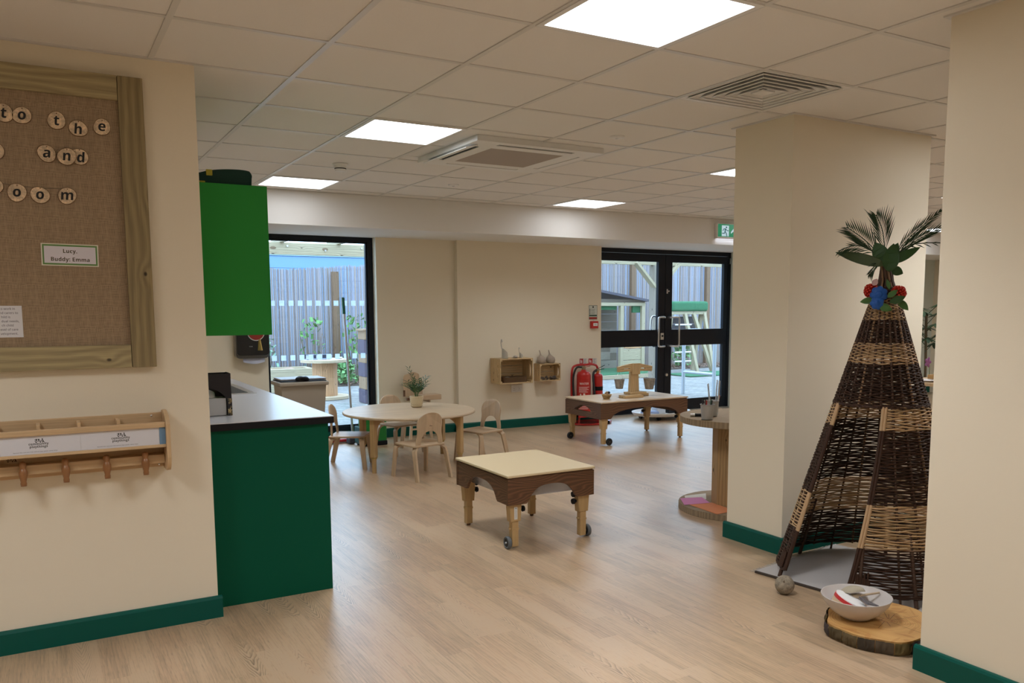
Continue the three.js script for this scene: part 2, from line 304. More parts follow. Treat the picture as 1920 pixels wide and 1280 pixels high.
// skirtings: a board with a rounded top edge, along x or z
function skirtX(x0, x1, z, s) { const p = shape([[0, 0], [0.018, 0], [0.018, 0.09], [0.013, 0.099], [0.006, 0.102], [0, 0.102]]); const g = new THREE.ExtrudeGeometry(p, { depth: x1 - x0, bevelEnabled: false }); g.rotateY(Math.PI / 2); if (s > 0) g.scale(1, 1, -1); return fixWind(g).translate(x0, 0, z); }
function fixWind(g) { g = norm(g); const p = g.attributes.position; g.computeBoundingBox(); const a = V3(), b = V3(), c = V3(); let vol = 0; for (let i = 0; i < p.count; i += 3) { a.fromBufferAttribute(p, i); b.fromBufferAttribute(p, i + 1); c.fromBufferAttribute(p, i + 2); vol += a.dot(b.clone().cross(c)); } if (vol < 0) { for (const k of Object.keys(g.attributes)) { const at = g.attributes[k]; for (let i = 0; i < at.count; i += 3) for (let q = 0; q < at.itemSize; q++) { const t = at.getComponent(i + 1, q); at.setComponent(i + 1, q, at.getComponent(i + 2, q)); at.setComponent(i + 2, q, t); } } } g.computeVertexNormals(); return g; }
function skirtZ(z0, z1, x, s) { const g = skirtX(z0, z1, 0, 1); g.rotateY(-Math.PI / 2); if (s > 0) g.scale(-1, 1, 1); return fixWind(g).translate(x, 0, 0); }
struct('baseboard_left', merge([skirtX(-4.3, -0.407, -0.605, 1)]), M.skirt);
struct('baseboard_far', merge([skirtX(2.12, 3.042, -5.395, 1), skirtX(-0.425, 0.923, ZF, 1), skirtX(3.042, 5.06, ZF, 1), skirtZ(-5.395, ZF, 3.06, -1)]), M.skirt);
struct('baseboard_window', skirtX(0.923, 2.12, -5.53, 1), M.skirt);
struct('baseboard_beyond', skirtX(7.45, 11.8, ZF, 1), M.skirt);
struct('baseboard_pillar', merge([skirtX(2.57, 3.823, 0.057, 1), skirtZ(-0.415, 0.057, 2.588, -1)]), M.skirt);
struct('baseboard_right', merge([skirtZ(1.437, 5.6, 1.88, -1), skirtX(1.8801, 2.318, 1.455, -1)]), M.skirt);

// ---- ceiling fittings
const lightWords = { '0.6_0.6': 'large square ceiling light panel nearest, beside the slatted air vent', '0.6_-1.8': 'square ceiling light panel beside the air conditioner', '0.6_-4.2': 'square ceiling light panel above the green wall cabinet, against the bulkhead', '3.6_-4.2': 'square ceiling light panel by the bulkhead in front of the fire extinguishers', '3.6_-1.8': 'square ceiling light panel half hidden by the pillar near the exit sign', '9.6_-4.2': 'square ceiling light panel seen in the gap right of the pillar' };
const diffM = mat([0.9, 0.9, 0.9], { emissive: LED_COLOR, emissiveIntensity: 8, roughness: 0.6 }), diffLow = mat([0.9, 0.9, 0.9], { emissive: LED_COLOR, emissiveIntensity: 5, roughness: 0.6 });
for (const [x, z] of lightCells) {
  const k = x + '_' + z, t = thing('ceiling_light', lightWords[k] ?? `square ceiling light panel out of the picture, ${x < 0 ? 'over the entrance side' : z > 2 ? 'behind the viewer' : 'farther along the room'}`, 'light', [x + 0.3, H, z + 0.3], 0, 'square ceiling light panels');
  part(t, 'frame', merge([[-0.296, 0.296, -0.296, -0.272], [-0.296, 0.296, 0.272, 0.296], [-0.296, -0.272, -0.272, 0.272], [0.272, 0.296, -0.272, 0.272]].map(([a, b, c, d]) => box(a, b, -0.004, 0.03, c, d))), M.wplast);
  part(t, 'diffuser', box(-0.272, 0.272, 0.004, 0.012, -0.272, 0.272), z < -4 ? diffLow : diffM);
  const L = new THREE.SpotLight(LED_COLOR, LED_POWER * (z < -4 ? 0.5 : z < -1 ? 0.72 : 1), 0, 1.2, 0.75, 2); L.position.set(0, -0.012, 0); L.shadow.radius = 13; L.castShadow = true; L.name = 'panel_glow'; L.target.position.set(0, -1.5, 0); L.target.name = 'panel_aim'; t.add(L); t.add(L.target);   // prismatic panel: a soft cone, dimmer toward the horizon; the rows by the glass are turned down for daylight
}
{ // four-way air diffuser with angled blades
  const t = thing('air_vent', 'white square slatted air vent in the ceiling above the pillar', 'vent', [2.1, H, 0.3]);
  part(t, 'backing', box(-0.29, 0.29, 0.06, 0.065, -0.29, 0.29), M.black);
  const ring = (o, i, y0, y1) => { const g = []; for (let k = 0; k < 4; k++) { const q = new THREE.BufferGeometry(); const v = [[-o, y0, o], [o, y0, o], [i, y1, i], [-i, y1, i]], th = 0.003, e = []; const a = v, b = v.map(([x, y, z]) => [x, y + th, z]); const f = (p, r, s) => e.push(...p, ...r, ...s); f(a[0], a[2], a[1]); f(a[0], a[3], a[2]); f(b[0], b[1], b[2]); f(b[0], b[2], b[3]); f(a[0], a[1], b[1]); f(a[0], b[1], b[0]); f(a[3], b[2], a[2]); f(a[3], b[3], b[2]); q.setAttribute('position', new THREE.BufferAttribute(new Float32Array(e), 3)); q.computeVertexNormals(); q.rotateY(k * Math.PI / 2); g.push(q); } return merge(g); };
  part(t, 'frame', ring(0.298, 0.262, -0.002, 0.004), M.wplast);
  for (let k = 0; k < 5; k++) part(t, 'blade', merge([ring(0.262 - k * 0.044, 0.23 - k * 0.044, -0.004, 0.026), ring(0.266 - k * 0.044, 0.258 - k * 0.044, -0.006, -0.006)]), M.wplast);
  part(t, 'centre_plate', box(-0.04, 0.04, -0.002, 0.004, -0.04, 0.04), M.wplast);
}
{ // cassette air conditioner
  const t = thing('air_conditioner', 'white ceiling cassette air conditioner with one louvre flap open', 'air conditioner', [1.8, H, -1.8]);
  const pane = shape([[-0.475, -0.475], [0.475, -0.475], [0.475, 0.475], [-0.475, 0.475]], [[[-0.28, -0.28], [-0.28, 0.28], [0.28, 0.28], [0.28, -0.28]]]);
  for (const s of [-1, 1]) { pane.holes.push(new THREE.Path([[-0.29, s * 0.365], [-0.29, s * 0.41], [0.29, s * 0.41], [0.29, s * 0.365]].map((q) => new THREE.Vector2(...q)))); pane.holes.push(new THREE.Path([[s * 0.365, -0.29], [s * 0.365, 0.29], [s * 0.41, 0.29], [s * 0.41, -0.29]].map((q) => new THREE.Vector2(...q)))); }
  part(t, 'panel', ext(pane, 0.008, 0.002).rotateX(Math.PI / 2).translate(0, -0.030, 0), M.wplast); part(t, 'panel_skirt', merge([box(-0.475, 0.475, -0.03, 0.003, 0.46, 0.474), box(-0.475, 0.475, -0.03, 0.003, -0.474, -0.46), box(0.46, 0.474, -0.03, 0.003, -0.46, 0.46), box(-0.474, -0.46, -0.03, 0.003, -0.46, 0.46)]), M.wplast); part(t, 'air_plenum', box(-0.455, 0.455, -0.0245, -0.02, -0.455, 0.455), M.black);
  part(t, 'duct_box', box(-0.44, 0.44, 0.002, 0.08, -0.44, 0.44), M.black);
  part(t, 'intake_grille', box(-0.278, 0.278, -0.034, -0.01, -0.278, 0.278, 0.003), mat([0.42, 0.36, 0.31], { roughness: 0.8, bumpMap: sc(weaveT, 4, 4), bumpScale: 0.002 }));
  part(t, 'louvre_flap', box(-0.085, 0, -0.003, 0.003, -0.33, 0.35, 0.002).rotateZ(0.25).translate(-0.412, -0.036, 0), M.wplast, { label: 'open flap' });
  part(t, 'louvre_flap', box(0.37, 0.405, -0.03, -0.024, -0.285, 0.285), M.wplast);
  part(t, 'louvre_flap', box(-0.285, 0.285, -0.03, -0.024, -0.405, -0.37), M.wplast);
}
{ const t = thing('smoke_detector', 'white round smoke detector on the ceiling tile', 'detector', [0.926, H, -2.81]); part(t, 'base', cyl(0.052, 0.058, 0.014, 28, 0, -0.012, 0), M.wplast); part(t, 'sensor_head', lathe([[0, -0.052], [0.03, -0.052], [0.04, -0.046], [0.043, -0.03], [0.046, -0.026], [0.046, -0.012]], 28), M.wplast); part(t, 'vent_ring', cyl(0.0435, 0.0435, 0.008, 28, 0, -0.036, 0), M.black); }
for (const [x, z, l] of [[2.12, -0.957, 'small white round ceiling disc between the air conditioner and the pillar'], [2.113, -3.37, 'faint flat round ceiling disc near the bulkhead']]) { const t = thing('ceiling_disc', l, 'sensor', [x, H, z]); part(t, 'plate', lathe([[0, -0.008], [0.03, -0.008], [0.046, -0.004], [0.048, 0.004]], 28), M.wplast); part(t, 'lens', lathe([[0, -0.014], [0.009, -0.013], [0.013, -0.008]], 16), M.steel); }
{ const t = thing('ceiling_vent', 'narrow white air grille on the ceiling in front of the exit sign', 'vent', [6.3, H, -3.3]); part(t, 'frame', merge([box(-0.296, 0.296, -0.006, 0.004, -0.296, -0.24), box(-0.296, 0.296, -0.006, 0.004, 0.24, 0.296), box(-0.296, -0.24, -0.006, 0.004, -0.24, 0.24), box(0.24, 0.296, -0.006, 0.004, -0.24, 0.24)]), M.wplast); part(t, 'backing', box(-0.24, 0.24, -0.002, 0.003, -0.24, 0.24), M.black); for (let i = 0; i < 7; i++) part(t, 'slat', box(-0.24, 0.24, -0.012, -0.003, -0.2 + i * 0.066, -0.175 + i * 0.066), M.wplast); }

// ---- window and double door, dark aluminium
const glassZ = ZD - 0.03;
{
  const w = struct('window_1'); const x0 = 0.923, x1 = 2.115, y0 = 0.1, y1 = 2.2;
  part(w, 'window_frame', merge([box(x0, x1, y1 - 0.05, y1, ZD - 0.06, ZD + 0.01), box(x0, x1, y0, y0 + 0.045, ZD - 0.06, ZD + 0.01), box(x1 - 0.055, x1, y0 + 0.045, y1 - 0.05, ZD - 0.06, ZD + 0.01), box(x0, x0 + 0.055, y0 + 0.045, y1 - 0.05, ZD - 0.06, ZD + 0.01)]), M.frame);
  part(w, 'glazing_bead', merge([box(x0 + 0.055, x1 - 0.055, y1 - 0.065, y1 - 0.05, ZD - 0.05, ZD - 0.01), box(x1 - 0.072, x1 - 0.055, y0 + 0.045, y1 - 0.065, ZD - 0.05, ZD - 0.01), box(x0 + 0.055, x1 - 0.072, y0 + 0.045, y0 + 0.06, ZD - 0.05, ZD - 0.01)]), M.frame);
  part(w, 'pane', box(x0 + 0.05, x1 - 0.05, y0 + 0.04, y1 - 0.045, glassZ - 0.004, glassZ + 0.004), M.glass);
  const dotM = phys([0.85, 0.92, 1.0], { roughness: 0.95, transmission: 0.75, thickness: 0 }), dg = box(-0.026, 0.026, -0.028, 0.028, 0, 0.0006);
  for (const y of [1.49, 0.915]) for (let i = 0; i < 11; i++) { const m = part(w, 'frosted_square', dg, dotM); m.position.set(1.03 + i * 0.0965, y, glassZ + 0.0042); }
}
{
  const xl = 5.06, xm = 6.235, xr = 7.41, f = struct('trim_5');
  part(f, 'door_frame', merge([box(xl, xl + 0.045, 0, BULK, ZD - 0.07, ZD + 0.0), box(xr - 0.045, xr, 0, BULK, ZD - 0.07, ZD + 0.0), box(xl + 0.045, xr - 0.045, BULK - 0.055, BULK, ZD - 0.07, ZD + 0.0)]), M.frame);
  part(f, 'threshold', box(xl, xr, 0.0, 0.018, ZD - 0.1, ZD + 0.02), M.steel);
  part(f, 'door_closer', box(xr - 0.03, xr - 0.005, 2.04, 2.12, ZD, ZD + 0.02), M.steel);
  [[xl + 0.047, xm - 0.004, -1], [xm + 0.004, xr - 0.047, 1]].forEach(([a, b, s], n) => {
    const d = struct('door_' + (n + 1)), ZA = ZD - 0.055, ZB = ZD - 0.005, sa = s < 0 ? 0.075 : 0.115, sb = s < 0 ? 0.115 : 0.075, top = BULK - 0.06;
    part(d, 'stile', box(a, a + sa, 0.02, top, ZA, ZB), M.frame); part(d, 'stile', box(b - sb, b, 0.02, top, ZA, ZB), M.frame);
    part(d, 'top_rail', box(a + sa, b - sb, top - 0.10, top, ZA, ZB), M.frame); part(d, 'middle_rail', box(a + sa, b - sb, 0.915, 1.135, ZA, ZB), M.frame); part(d, 'bottom_rail', box(a + sa, b - sb, 0.02, 0.17, ZA, ZB), M.frame);
    part(d, 'pane', box(a + sa - 0.01, b - sb + 0.01, 1.125, top - 0.09, ZD - 0.034, ZD - 0.026), M.glass); part(d, 'pane', box(a + sa - 0.01, b - sb + 0.01, 0.16, 0.925, ZD - 0.034, ZD - 0.026), M.glass);
    const hx = s < 0 ? b - 0.035 : a + 0.05, o = s * 0.13, z = ZB;
    part(d, 'pull_handle', tube([[hx, 1.30, z], [hx, 1.30, z + 0.05], [hx + o * 0.35, 1.305, z + 0.075], [hx + o * 0.9, 1.30, z + 0.08], [hx + o, 1.27, z + 0.08], [hx + o, 1.1, z + 0.08], [hx + o, 0.95, z + 0.08], [hx + o * 0.9, 0.915, z + 0.08], [hx + o * 0.35, 0.91, z + 0.075], [hx, 0.915, z + 0.05], [hx, 0.915, z]], 0.0135, 60, 10), M.steel);
    part(d, 'pull_handle', tube([[hx, 1.30, ZA], [hx, 1.30, ZA - 0.05], [hx + s * 0.08, 1.30, ZA - 0.08], [hx + s * 0.1, 1.1, ZA - 0.08], [hx + s * 0.08, 0.92, ZA - 0.08], [hx, 0.915, ZA - 0.05], [hx, 0.915, ZA]], 0.0135, 40, 8), M.steel);
    if (s < 0) { part(d, 'lock_plate', box(b - 0.075, b - 0.02, 1.0, 1.09, ZB, ZB + 0.012, 0.003), M.steel); part(d, 'lock_cylinder', cyl(0.013, 0.013, 0.014, 14).rotateX(Math.PI / 2).translate(b - 0.045, 1.05, ZB + 0.006), M.black); }
    else { part(d, 'bolt', merge([box(a + 0.012, a + 0.03, 1.62, 1.68, ZB, ZB + 0.015), box(a + 0.02, a + 0.05, 1.645, 1.66, ZB + 0.01, ZB + 0.025)]), M.steel); part(d, 'bolt', cyl(0.02, 0.02, 0.018, 14).rotateX(Math.PI / 2).translate(a + 0.03, 0.52, ZB), M.steel); }
  });
}
// ================================================================ notice board wall
const WZ = -0.605;
{
  const t = thing('notice_board', 'large jute notice board in a rough greenish timber frame on the cream wall', 'notice board', [0, 0, WZ]);
  part(t, 'jute_backing', wbox(-2.3, -0.73, 1.28, 2.32, 0.002, 0.018, 0, 'x'), M.jute);
  part(t, 'frame_rail', wbox(-2.3, -0.7385, 2.312, 2.412, 0.001, 0.036, 0.002, 'x', [0.18, 0.02]), M.tanal); part(t, 'frame_rail', wbox(-2.3, -0.7385, 1.19, 1.288, 0.001, 0.036, 0.002, 'x', [0.7, 0.4]), M.tanal);
  part(t, 'frame_stile', wbox(-0.7365, -0.64, 1.19, 2.412, 0.001, 0.037, 0.002, 'y', [0.1, 0.73]), M.tanalDark); part(t, 'frame_stile', wbox(-2.397, -2.3015, 1.19, 2.412, 0.001, 0.037, 0.002, 'y'), M.tanalDark);
}
const fontB = await new FontLoader().loadAsync('fonts/droid/droid_sans_bold.typeface.json');
{
  const edgeM = mat([0.16, 0.075, 0.03], { roughness: 0.9 }), faceM = mat([1.0, 0.76, 0.50], { roughness: 0.65, map: sc(blotchT, 6, 6) }), inkM = mat([0.008, 0.007, 0.008], { roughness: 0.5 });
  const r = rng(17), L = [['t', -1.149, 2.217, 'first row, nearest the edge of the picture'], ['o', -1.087, 2.214, 'first row, touching a lettered disc'], ['t', -0.967, 2.207, 'first row, start of the three-letter word'], ['h', -0.89, 2.183, 'first row, middle of the three-letter word'], ['e', -0.802, 2.198, 'first row, nearest the frame stile'],
    ['', -1.19, 2.068, 'second row, cut by the edge of the picture'], ['a', -1.009, 2.072, 'second row'], ['n', -0.938, 2.065, 'second row, overlapping its neighbour'], ['d', -0.893, 2.069, 'second row, half covered by its neighbour'],
    ['', -1.203, 1.931, 'third row, cut by the edge of the picture'], ['o', -1.122, 1.909, 'third row, first of two'], ['o', -1.042, 1.904, 'third row, second of two'], ['m', -0.945, 1.907, 'third row, last letter']];
  for (const [ch, x, y, w] of L) {
    const front = ch === 'n', R = 0.0335 + r() * 0.0025, t = thing('letter_disc', ch ? `wooden slice with black letter ${ch}, ${w}` : `wooden slice, ${w}`, 'letter disc', [x, y, WZ + (front ? 0.028 : 0.0205)], 0, 'lettered wooden discs');
    const pts = [...Array(36)].map((_, i) => { const a = i / 36 * 6.283, q = R * (1 + 0.05 * Math.sin(2 * a + x * 40) + 0.025 * Math.sin(3 * a + y * 30)); return [q * Math.cos(a), q * Math.sin(a)]; });
    const s = shape(pts); part(t, 'bark_edge', ext(s, 0.006), edgeM); part(t, 'face', uvm(new THREE.ShapeGeometry(s, 12).scale(0.955, 0.955, 1).translate(0, 0, 0.0033), 'x', [x, y]), faceM);
    part(t, 'cord_hole', cyl(0.0022, 0.0022, 0.0006, 10).rotateX(Math.PI / 2).translate(0.002, R * 0.8, 0.0037), edgeM);
    if (ch) { const g = new TextGeometry(ch, { font: fontB, size: 0.040, depth: 0.0006, curveSegments: 5 }); g.computeBoundingBox(); const b = g.boundingBox; g.translate(-(b.min.x + b.max.x) / 2 + (ch === 'd' ? 0.006 : 0), -(b.min.y + b.max.y) / 2 - 0.001, 0.0036); g.applyMatrix4(new THREE.Matrix4().makeShear(0, 0, 0.1, 0, 0, 0)); part(t, 'letter', g, inkM); }
  }
  solo('twine', tube([[-1.25, 1.952, WZ + 0.0195], [-1.122, 1.937, WZ + 0.0195], [-1.042, 1.933, WZ + 0.0195], [-0.93, 1.936, WZ + 0.0195]], 0.0009, 20, 5), mat([0.2, 0.15, 0.1]), 'thin brown twine behind the lowest row of lettered discs', 'string');
}
const planeUV = (w, h, d, m, parent, name, x, y, z, extra) => part(parent, name, new THREE.PlaneGeometry(w, h).translate(x, y, z + d), m, extra);
function card(name, label, cat, x0, x1, y0, y1, z, tex, tilt = 0) {
  const t = thing(name, label, cat, [(x0 + x1) / 2, (y0 + y1) / 2, z]); t.rotation.z = tilt; const w = x1 - x0, h = y1 - y0;
  part(t, 'sheet', box(-w / 2, w / 2, -h / 2, h / 2, 0, 0.0012), M.paper); part(t, 'printed_face', new THREE.PlaneGeometry(w * 0.995, h * 0.995).translate(0, 0, 0.0015), mat([0.85, 0.85, 0.85], { roughness: 0.25, map: tex })); return t;
}
card('name_card', 'laminated white name card with green border on the jute board', 'card', -1.052, -0.843, 1.62, 1.711, WZ + 0.019, canvasTex(512, 224, (g, w, h) => {
  g.fillStyle = '#f4f0dc'; g.fillRect(0, 0, w, h); g.fillStyle = '#6f9a5c'; g.fillRect(10, 10, w - 20, h - 20); g.fillStyle = '#efebf4'; g.fillRect(24, 26, w - 48, h - 52);
  g.fillStyle = '#5b5344'; g.textAlign = 'center'; g.font = 'bold 54px sans-serif'; g.fillText('Lucy.', w / 2, 92); g.fillText('Buddy: Emma', w / 2, 176);
}), -0.012);
card('printed_notice', 'laminated white sheet of printed text at the lower edge of the jute board', 'notice', -1.42, -1.133, 1.328, 1.456, WZ + 0.019, canvasTex(640, 288, (g, w, h) => {
  g.fillStyle = '#efeef2'; g.fillRect(0, 0, w, h); g.fillStyle = '#55505c'; g.font = '27px sans-serif';
  ['o work in', 'nd carers to', 'hild is', 'dual needs,', 'ch child', 'evel of care', 'velopment.'].forEach((s, i) => g.fillText(s, w * 0.745 - (i === 1 || i > 4 ? 12 : 0), 36 + i * 38));
}));
const wagon = (g, x, y, s) => {                                       // little cart with three figures, as printed on the rack
  g.save(); g.translate(x, y); g.scale(s, s); g.lineWidth = 3; g.strokeStyle = g.fillStyle; g.lineCap = 'round';
  const dot = (a, b, r) => { g.beginPath(); g.arc(a, b, r, 0, 7); g.fill(); }, ln = (...p) => { g.beginPath(); g.moveTo(p[0], p[1]); for (let i = 2; i < p.length; i += 2) g.lineTo(p[i], p[i + 1]); g.stroke(); };
  ln(-26, 4, 24, 4, 20, 13, -22, 13, -26, 4); dot(-17, 18, 4.5); dot(15, 18, 4.5); dot(-14, -8, 4.5); g.fillRect(-20, -4, 10, 8); ln(-18, -10, -28, -6); dot(4, -8, 4.5); g.fillRect(-1, -4, 10, 8); ln(0, -6, -8, -10);
  dot(30, -10, 4.5); g.lineWidth = 6; ln(31, -5, 36, 8); ln(36, 8, 42, 19); ln(35, 8, 30, 19); g.lineWidth = 3; ln(31, -2, 22, 3); g.restore();
};
{ // coat rack with pegs
  const t = thing('coat_rack', 'pale wooden coat rack with cubby shelf, printed label strip and turned pegs', 'coat rack', [0, 0, WZ]);
  const x0 = -1.75, xr = -0.63;
  part(t, 'back_rail', wbox(x0, xr, 0.925, 0.985, 0.001, 0.016, 0.002), M.maple); part(t, 'back_panel', wbox(x0, xr, 0.742, 0.925, 0.001, 0.012, 0.001), M.maple);
  part(t, 'shelf_floor', wbox(x0, xr, 0.848, 0.856, 0.012, 0.125, 0.001), M.maple); part(t, 'front_lip', wbox(x0, xr, 0.932, 0.955, 0.112, 0.135, 0.003), M.maple); part(t, 'lower_lip', wbox(x0, xr, 0.845, 0.858, 0.118, 0.135, 0.002), M.maple);
  part(t, 'peg_rail', wbox(x0, xr, 0.765, 0.805, 0.012, 0.072, 0.004), M.maple);
  const sp = new THREE.Shape(); sp.moveTo(0, 0.738); sp.lineTo(0.085, 0.738); sp.quadraticCurveTo(0.125, 0.74, 0.14, 0.80); sp.lineTo(0.14, 0.945); sp.quadraticCurveTo(0.12, 0.985, 0.055, 0.995); sp.quadraticCurveTo(0.01, 1.0, 0, 0.985);
  part(t, 'side_panel', uvm(ext(sp, 0.018, 0.003).rotateY(-Math.PI / 2).translate(-0.621, 0, 0.001), 'y'), M.maple);
  for (const x of [-0.81, -0.957, -1.104, -1.25, -1.4, -1.55]) part(t, 'divider', wbox(x - 0.007, x + 0.007, 0.857, 0.972, 0.014, 0.11, 0.002, 'z'), M.maple);
  const tex = canvasTex(1024, 250, (g, w, h) => { g.fillStyle = '#ecebee'; g.fillRect(0, 0, w, h); g.fillStyle = '#1d1a18'; g.textAlign = 'center'; g.font = 'bold 44px sans-serif'; g.fillText('community', w / 2, 128); g.fillText('playthings', w / 2, 166); wagon(g, w / 2, 62, 1.6); g.font = '20px sans-serif'; g.fillStyle = '#6c6a72'; g.fillText('Remove this card and slide behind clear plastic name strips', w * 0.46, 226); });
  const lm = mat([0.84, 0.84, 0.86], { roughness: 0.3, map: tex });
  for (const a of [-0.956, -1.256, -1.556]) part(t, 'label_card', new THREE.PlaneGeometry(0.299, 0.074).translate(a + 0.15, 0.895, 0.126), lm);
  part(t, 'label_backing', box(x0, xr, 0.857, 0.933, 0.118, 0.1245), M.wplast); part(t, 'blue_end_card', box(-0.6545, -0.6305, 0.858, 0.932, 0.1246, 0.1262), mat([0.17, 0.30, 0.46]));
  const pegG = lathe([[0.0, 0], [0.011, 0], [0.012, 0.012], [0.0105, 0.018], [0.0125, 0.028], [0.0165, 0.042], [0.0165, 0.058], [0.0125, 0.068], [0.0105, 0.073], [0.0135, 0.083], [0.013, 0.094], [0.008, 0.1], [0, 0.1015]], 18), pegM = mat([0.30, 0.135, 0.05], { roughness: 0.3 });
  for (const x of [-0.712, -0.862, -1.015, -1.167, -1.32, -1.47]) { const p = part(t, 'coat_peg', pegG, pegM, { label: 'turned brown peg' }); p.position.set(x, 0.725, 0.102); p.rotation.x = -0.12; const c = part(t, 'peg_bracket', box(x - 0.006, x + 0.006, 0.755, 0.785, 0.068, 0.092), pegM); }
  part(t, 'printed_mark', new THREE.PlaneGeometry(0.05, 0.03).translate(-1.208, 0.825, 0.0125), mat([0.7, 0.51, 0.31], { roughness: 0.5, map: canvasTex(128, 76, (g, w, h) => { g.fillStyle = '#ffffff'; g.fillRect(0, 0, w, h); g.fillStyle = '#4a3a28'; wagon(g, 58, 36, 1.3); }) }));
  for (const [x, y] of [[-0.672, 0.972], [-0.65, 0.752]]) part(t, 'screw', new THREE.SphereGeometry(0.005, 12, 8).scale(1, 1, 0.5).translate(x, y, y > 0.9 ? 0.0165 : 0.0125), M.chrome);
}

// ================================================================ kitchenette
for (let i = 0; i < 4; i++) {
  const z1 = -0.722 - i * 0.632, z0 = z1 - 0.626, t = thing('base_cabinet', ['dark green base cabinet with end panel under the worktop corner', 'dark green base cabinet under the worktop, second from the corner', 'dark green base cabinet under the sink', 'dark green base cabinet next to the paper towel wall'][i], 'cabinet', [0, 0, 0]);
  part(t, 'body', box(-0.424, 0.135, 0.0, i > 1 ? 0.75 : 0.863, z0, i ? z1 : z1 - 0.02), M.cabGreen); if (i > 1) part(t, 'front_rail', box(0.1, 0.135, 0.75, 0.863, z0, z1), M.cabGreen); const d = part(t, 'door', box(0.136, 0.156, 0.1, 0.858, z0 + 0.004, (i ? z1 : z1 - 0.02) - 0.004, 0.002), M.cabGreen); part(d, 'handle', tube([[0.157, 0.8, z0 + 0.2], [0.18, 0.8, z0 + 0.2], [0.18, 0.8, z0 + 0.38], [0.157, 0.8, z0 + 0.38]], 0.005, 20, 8, false, 0.05), M.steel);
  if (!i) part(t, 'end_panel', box(-0.424, 0.157, 0.0, 0.863, z1 - 0.0195, z1 + 0.004, 0.001), M.cabGreen);
}
{
  const t = thing('worktop', 'grey laminate worktop with black edge on the green base cabinets', 'worktop');
  const s = shape([[-0.424, 3.255], [0.182, 3.255], [0.182, 0.7], [-0.424, 0.7]], [[[-0.30, 2.06], [0.075, 2.06], [0.075, 2.86], [-0.30, 2.86]]]);
  part(t, 'top_surface', uvm(ext(s, 0.004).rotateX(-Math.PI / 2).translate(0, 0.900, 0), 'x'), M.worktop); part(t, 'core', ext(s, 0.033).rotateX(-Math.PI / 2).translate(0, 0.8812, 0), M.black, { label: 'black edge' });
  part(t, 'upstand', box(-0.4235, -0.412, 0.9021, 0.95, -3.25, -0.722), M.worktop);
}
{
  const t = thing('kitchen_sink', 'stainless steel sink let into the grey worktop', 'sink', [-0.1125, 0.9022, -2.46]);
  const rim = shape([[-0.205, -0.418], [0.205, -0.418], [0.205, 0.418], [-0.205, 0.418]], [[[-0.165, -0.38], [-0.165, 0.38], [0.165, 0.38], [0.165, -0.38]]]); part(t, 'rim', ext(rim, 0.004, 0.001).rotateX(-Math.PI / 2).translate(0, 0.002, 0), M.steel);
  const s = M.steel; part(t, 'basin', merge([box(-0.17, -0.165, -0.14, 0.0, -0.385, 0.385), box(0.165, 0.17, -0.14, 0, -0.385, 0.385), box(-0.165, 0.165, -0.14, 0, -0.385, -0.38), box(-0.165, 0.165, -0.14, 0, 0.38, 0.385), box(-0.17, 0.17, -0.145, -0.14, -0.385, 0.385)]), s); part(t, 'drain', cyl(0.03, 0.03, 0.003, 20, 0, -0.1399, -0.15), M.chrome);
}
for (let i = 0; i < 2; i++) { const z1 = -0.726 - i * 0.64, t = thing('wall_cabinet', i ? 'bright green wall cabinet farther along, hidden behind the first' : 'bright green wall cabinet with plain end panel above the worktop', 'cabinet'); part(t, 'body', box(-0.424, -0.122, 1.315, 2.02, z1 - 0.63, z1 - 0.018), M.limeGreen); part(t, 'door', box(-0.1215, -0.102, 1.317, 2.018, z1 - 0.628, z1 - 0.02, 0.001), M.limeGreen); part(t, 'end_panel', box(-0.424, -0.102, 1.315, 2.02, z1 - 0.0179, z1, 0.001), M.limeGreen); }
{ // soft dark green bag on the wall cabinet
  const t = thing('fabric_bag', 'folded dark green fabric bag with yellow loops on top of the wall cabinet', 'bag', [0, 2.021, -0.78]);
  const s = new THREE.Shape(); s.moveTo(-0.42, 0); s.lineTo(-0.165, 0); s.lineTo(-0.163, 0.036); s.quadraticCurveTo(-0.158, 0.05, -0.172, 0.064); s.quadraticCurveTo(-0.2, 0.071, -0.27, 0.066); s.quadraticCurveTo(-0.34, 0.061, -0.38, 0.046); s.lineTo(-0.42, 0.034);
  const g = new THREE.ExtrudeGeometry(s, { depth: 0.3, bevelEnabled: true, bevelSize: 0.004, bevelThickness: 0.006, steps: 12, curveSegments: 10 }).translate(0, 0.004, -0.3); part(t, 'body', g, mat([0.004, 0.035, 0.024], { roughness: 0.85, bumpMap: sc(weaveT, 20, 20), bumpScale: 0.001 }));
  const y = mat([0.42, 0.36, 0.04], { roughness: 0.85 }); part(t, 'yellow_loop', box(-0.366, -0.338, 0.038, 0.066, 0.001, 0.011, 0.003).rotateZ(0.0), y); part(t, 'yellow_loop', box(-0.40, -0.372, 0.0, 0.012, 0.001, 0.012, 0.003), y);
}
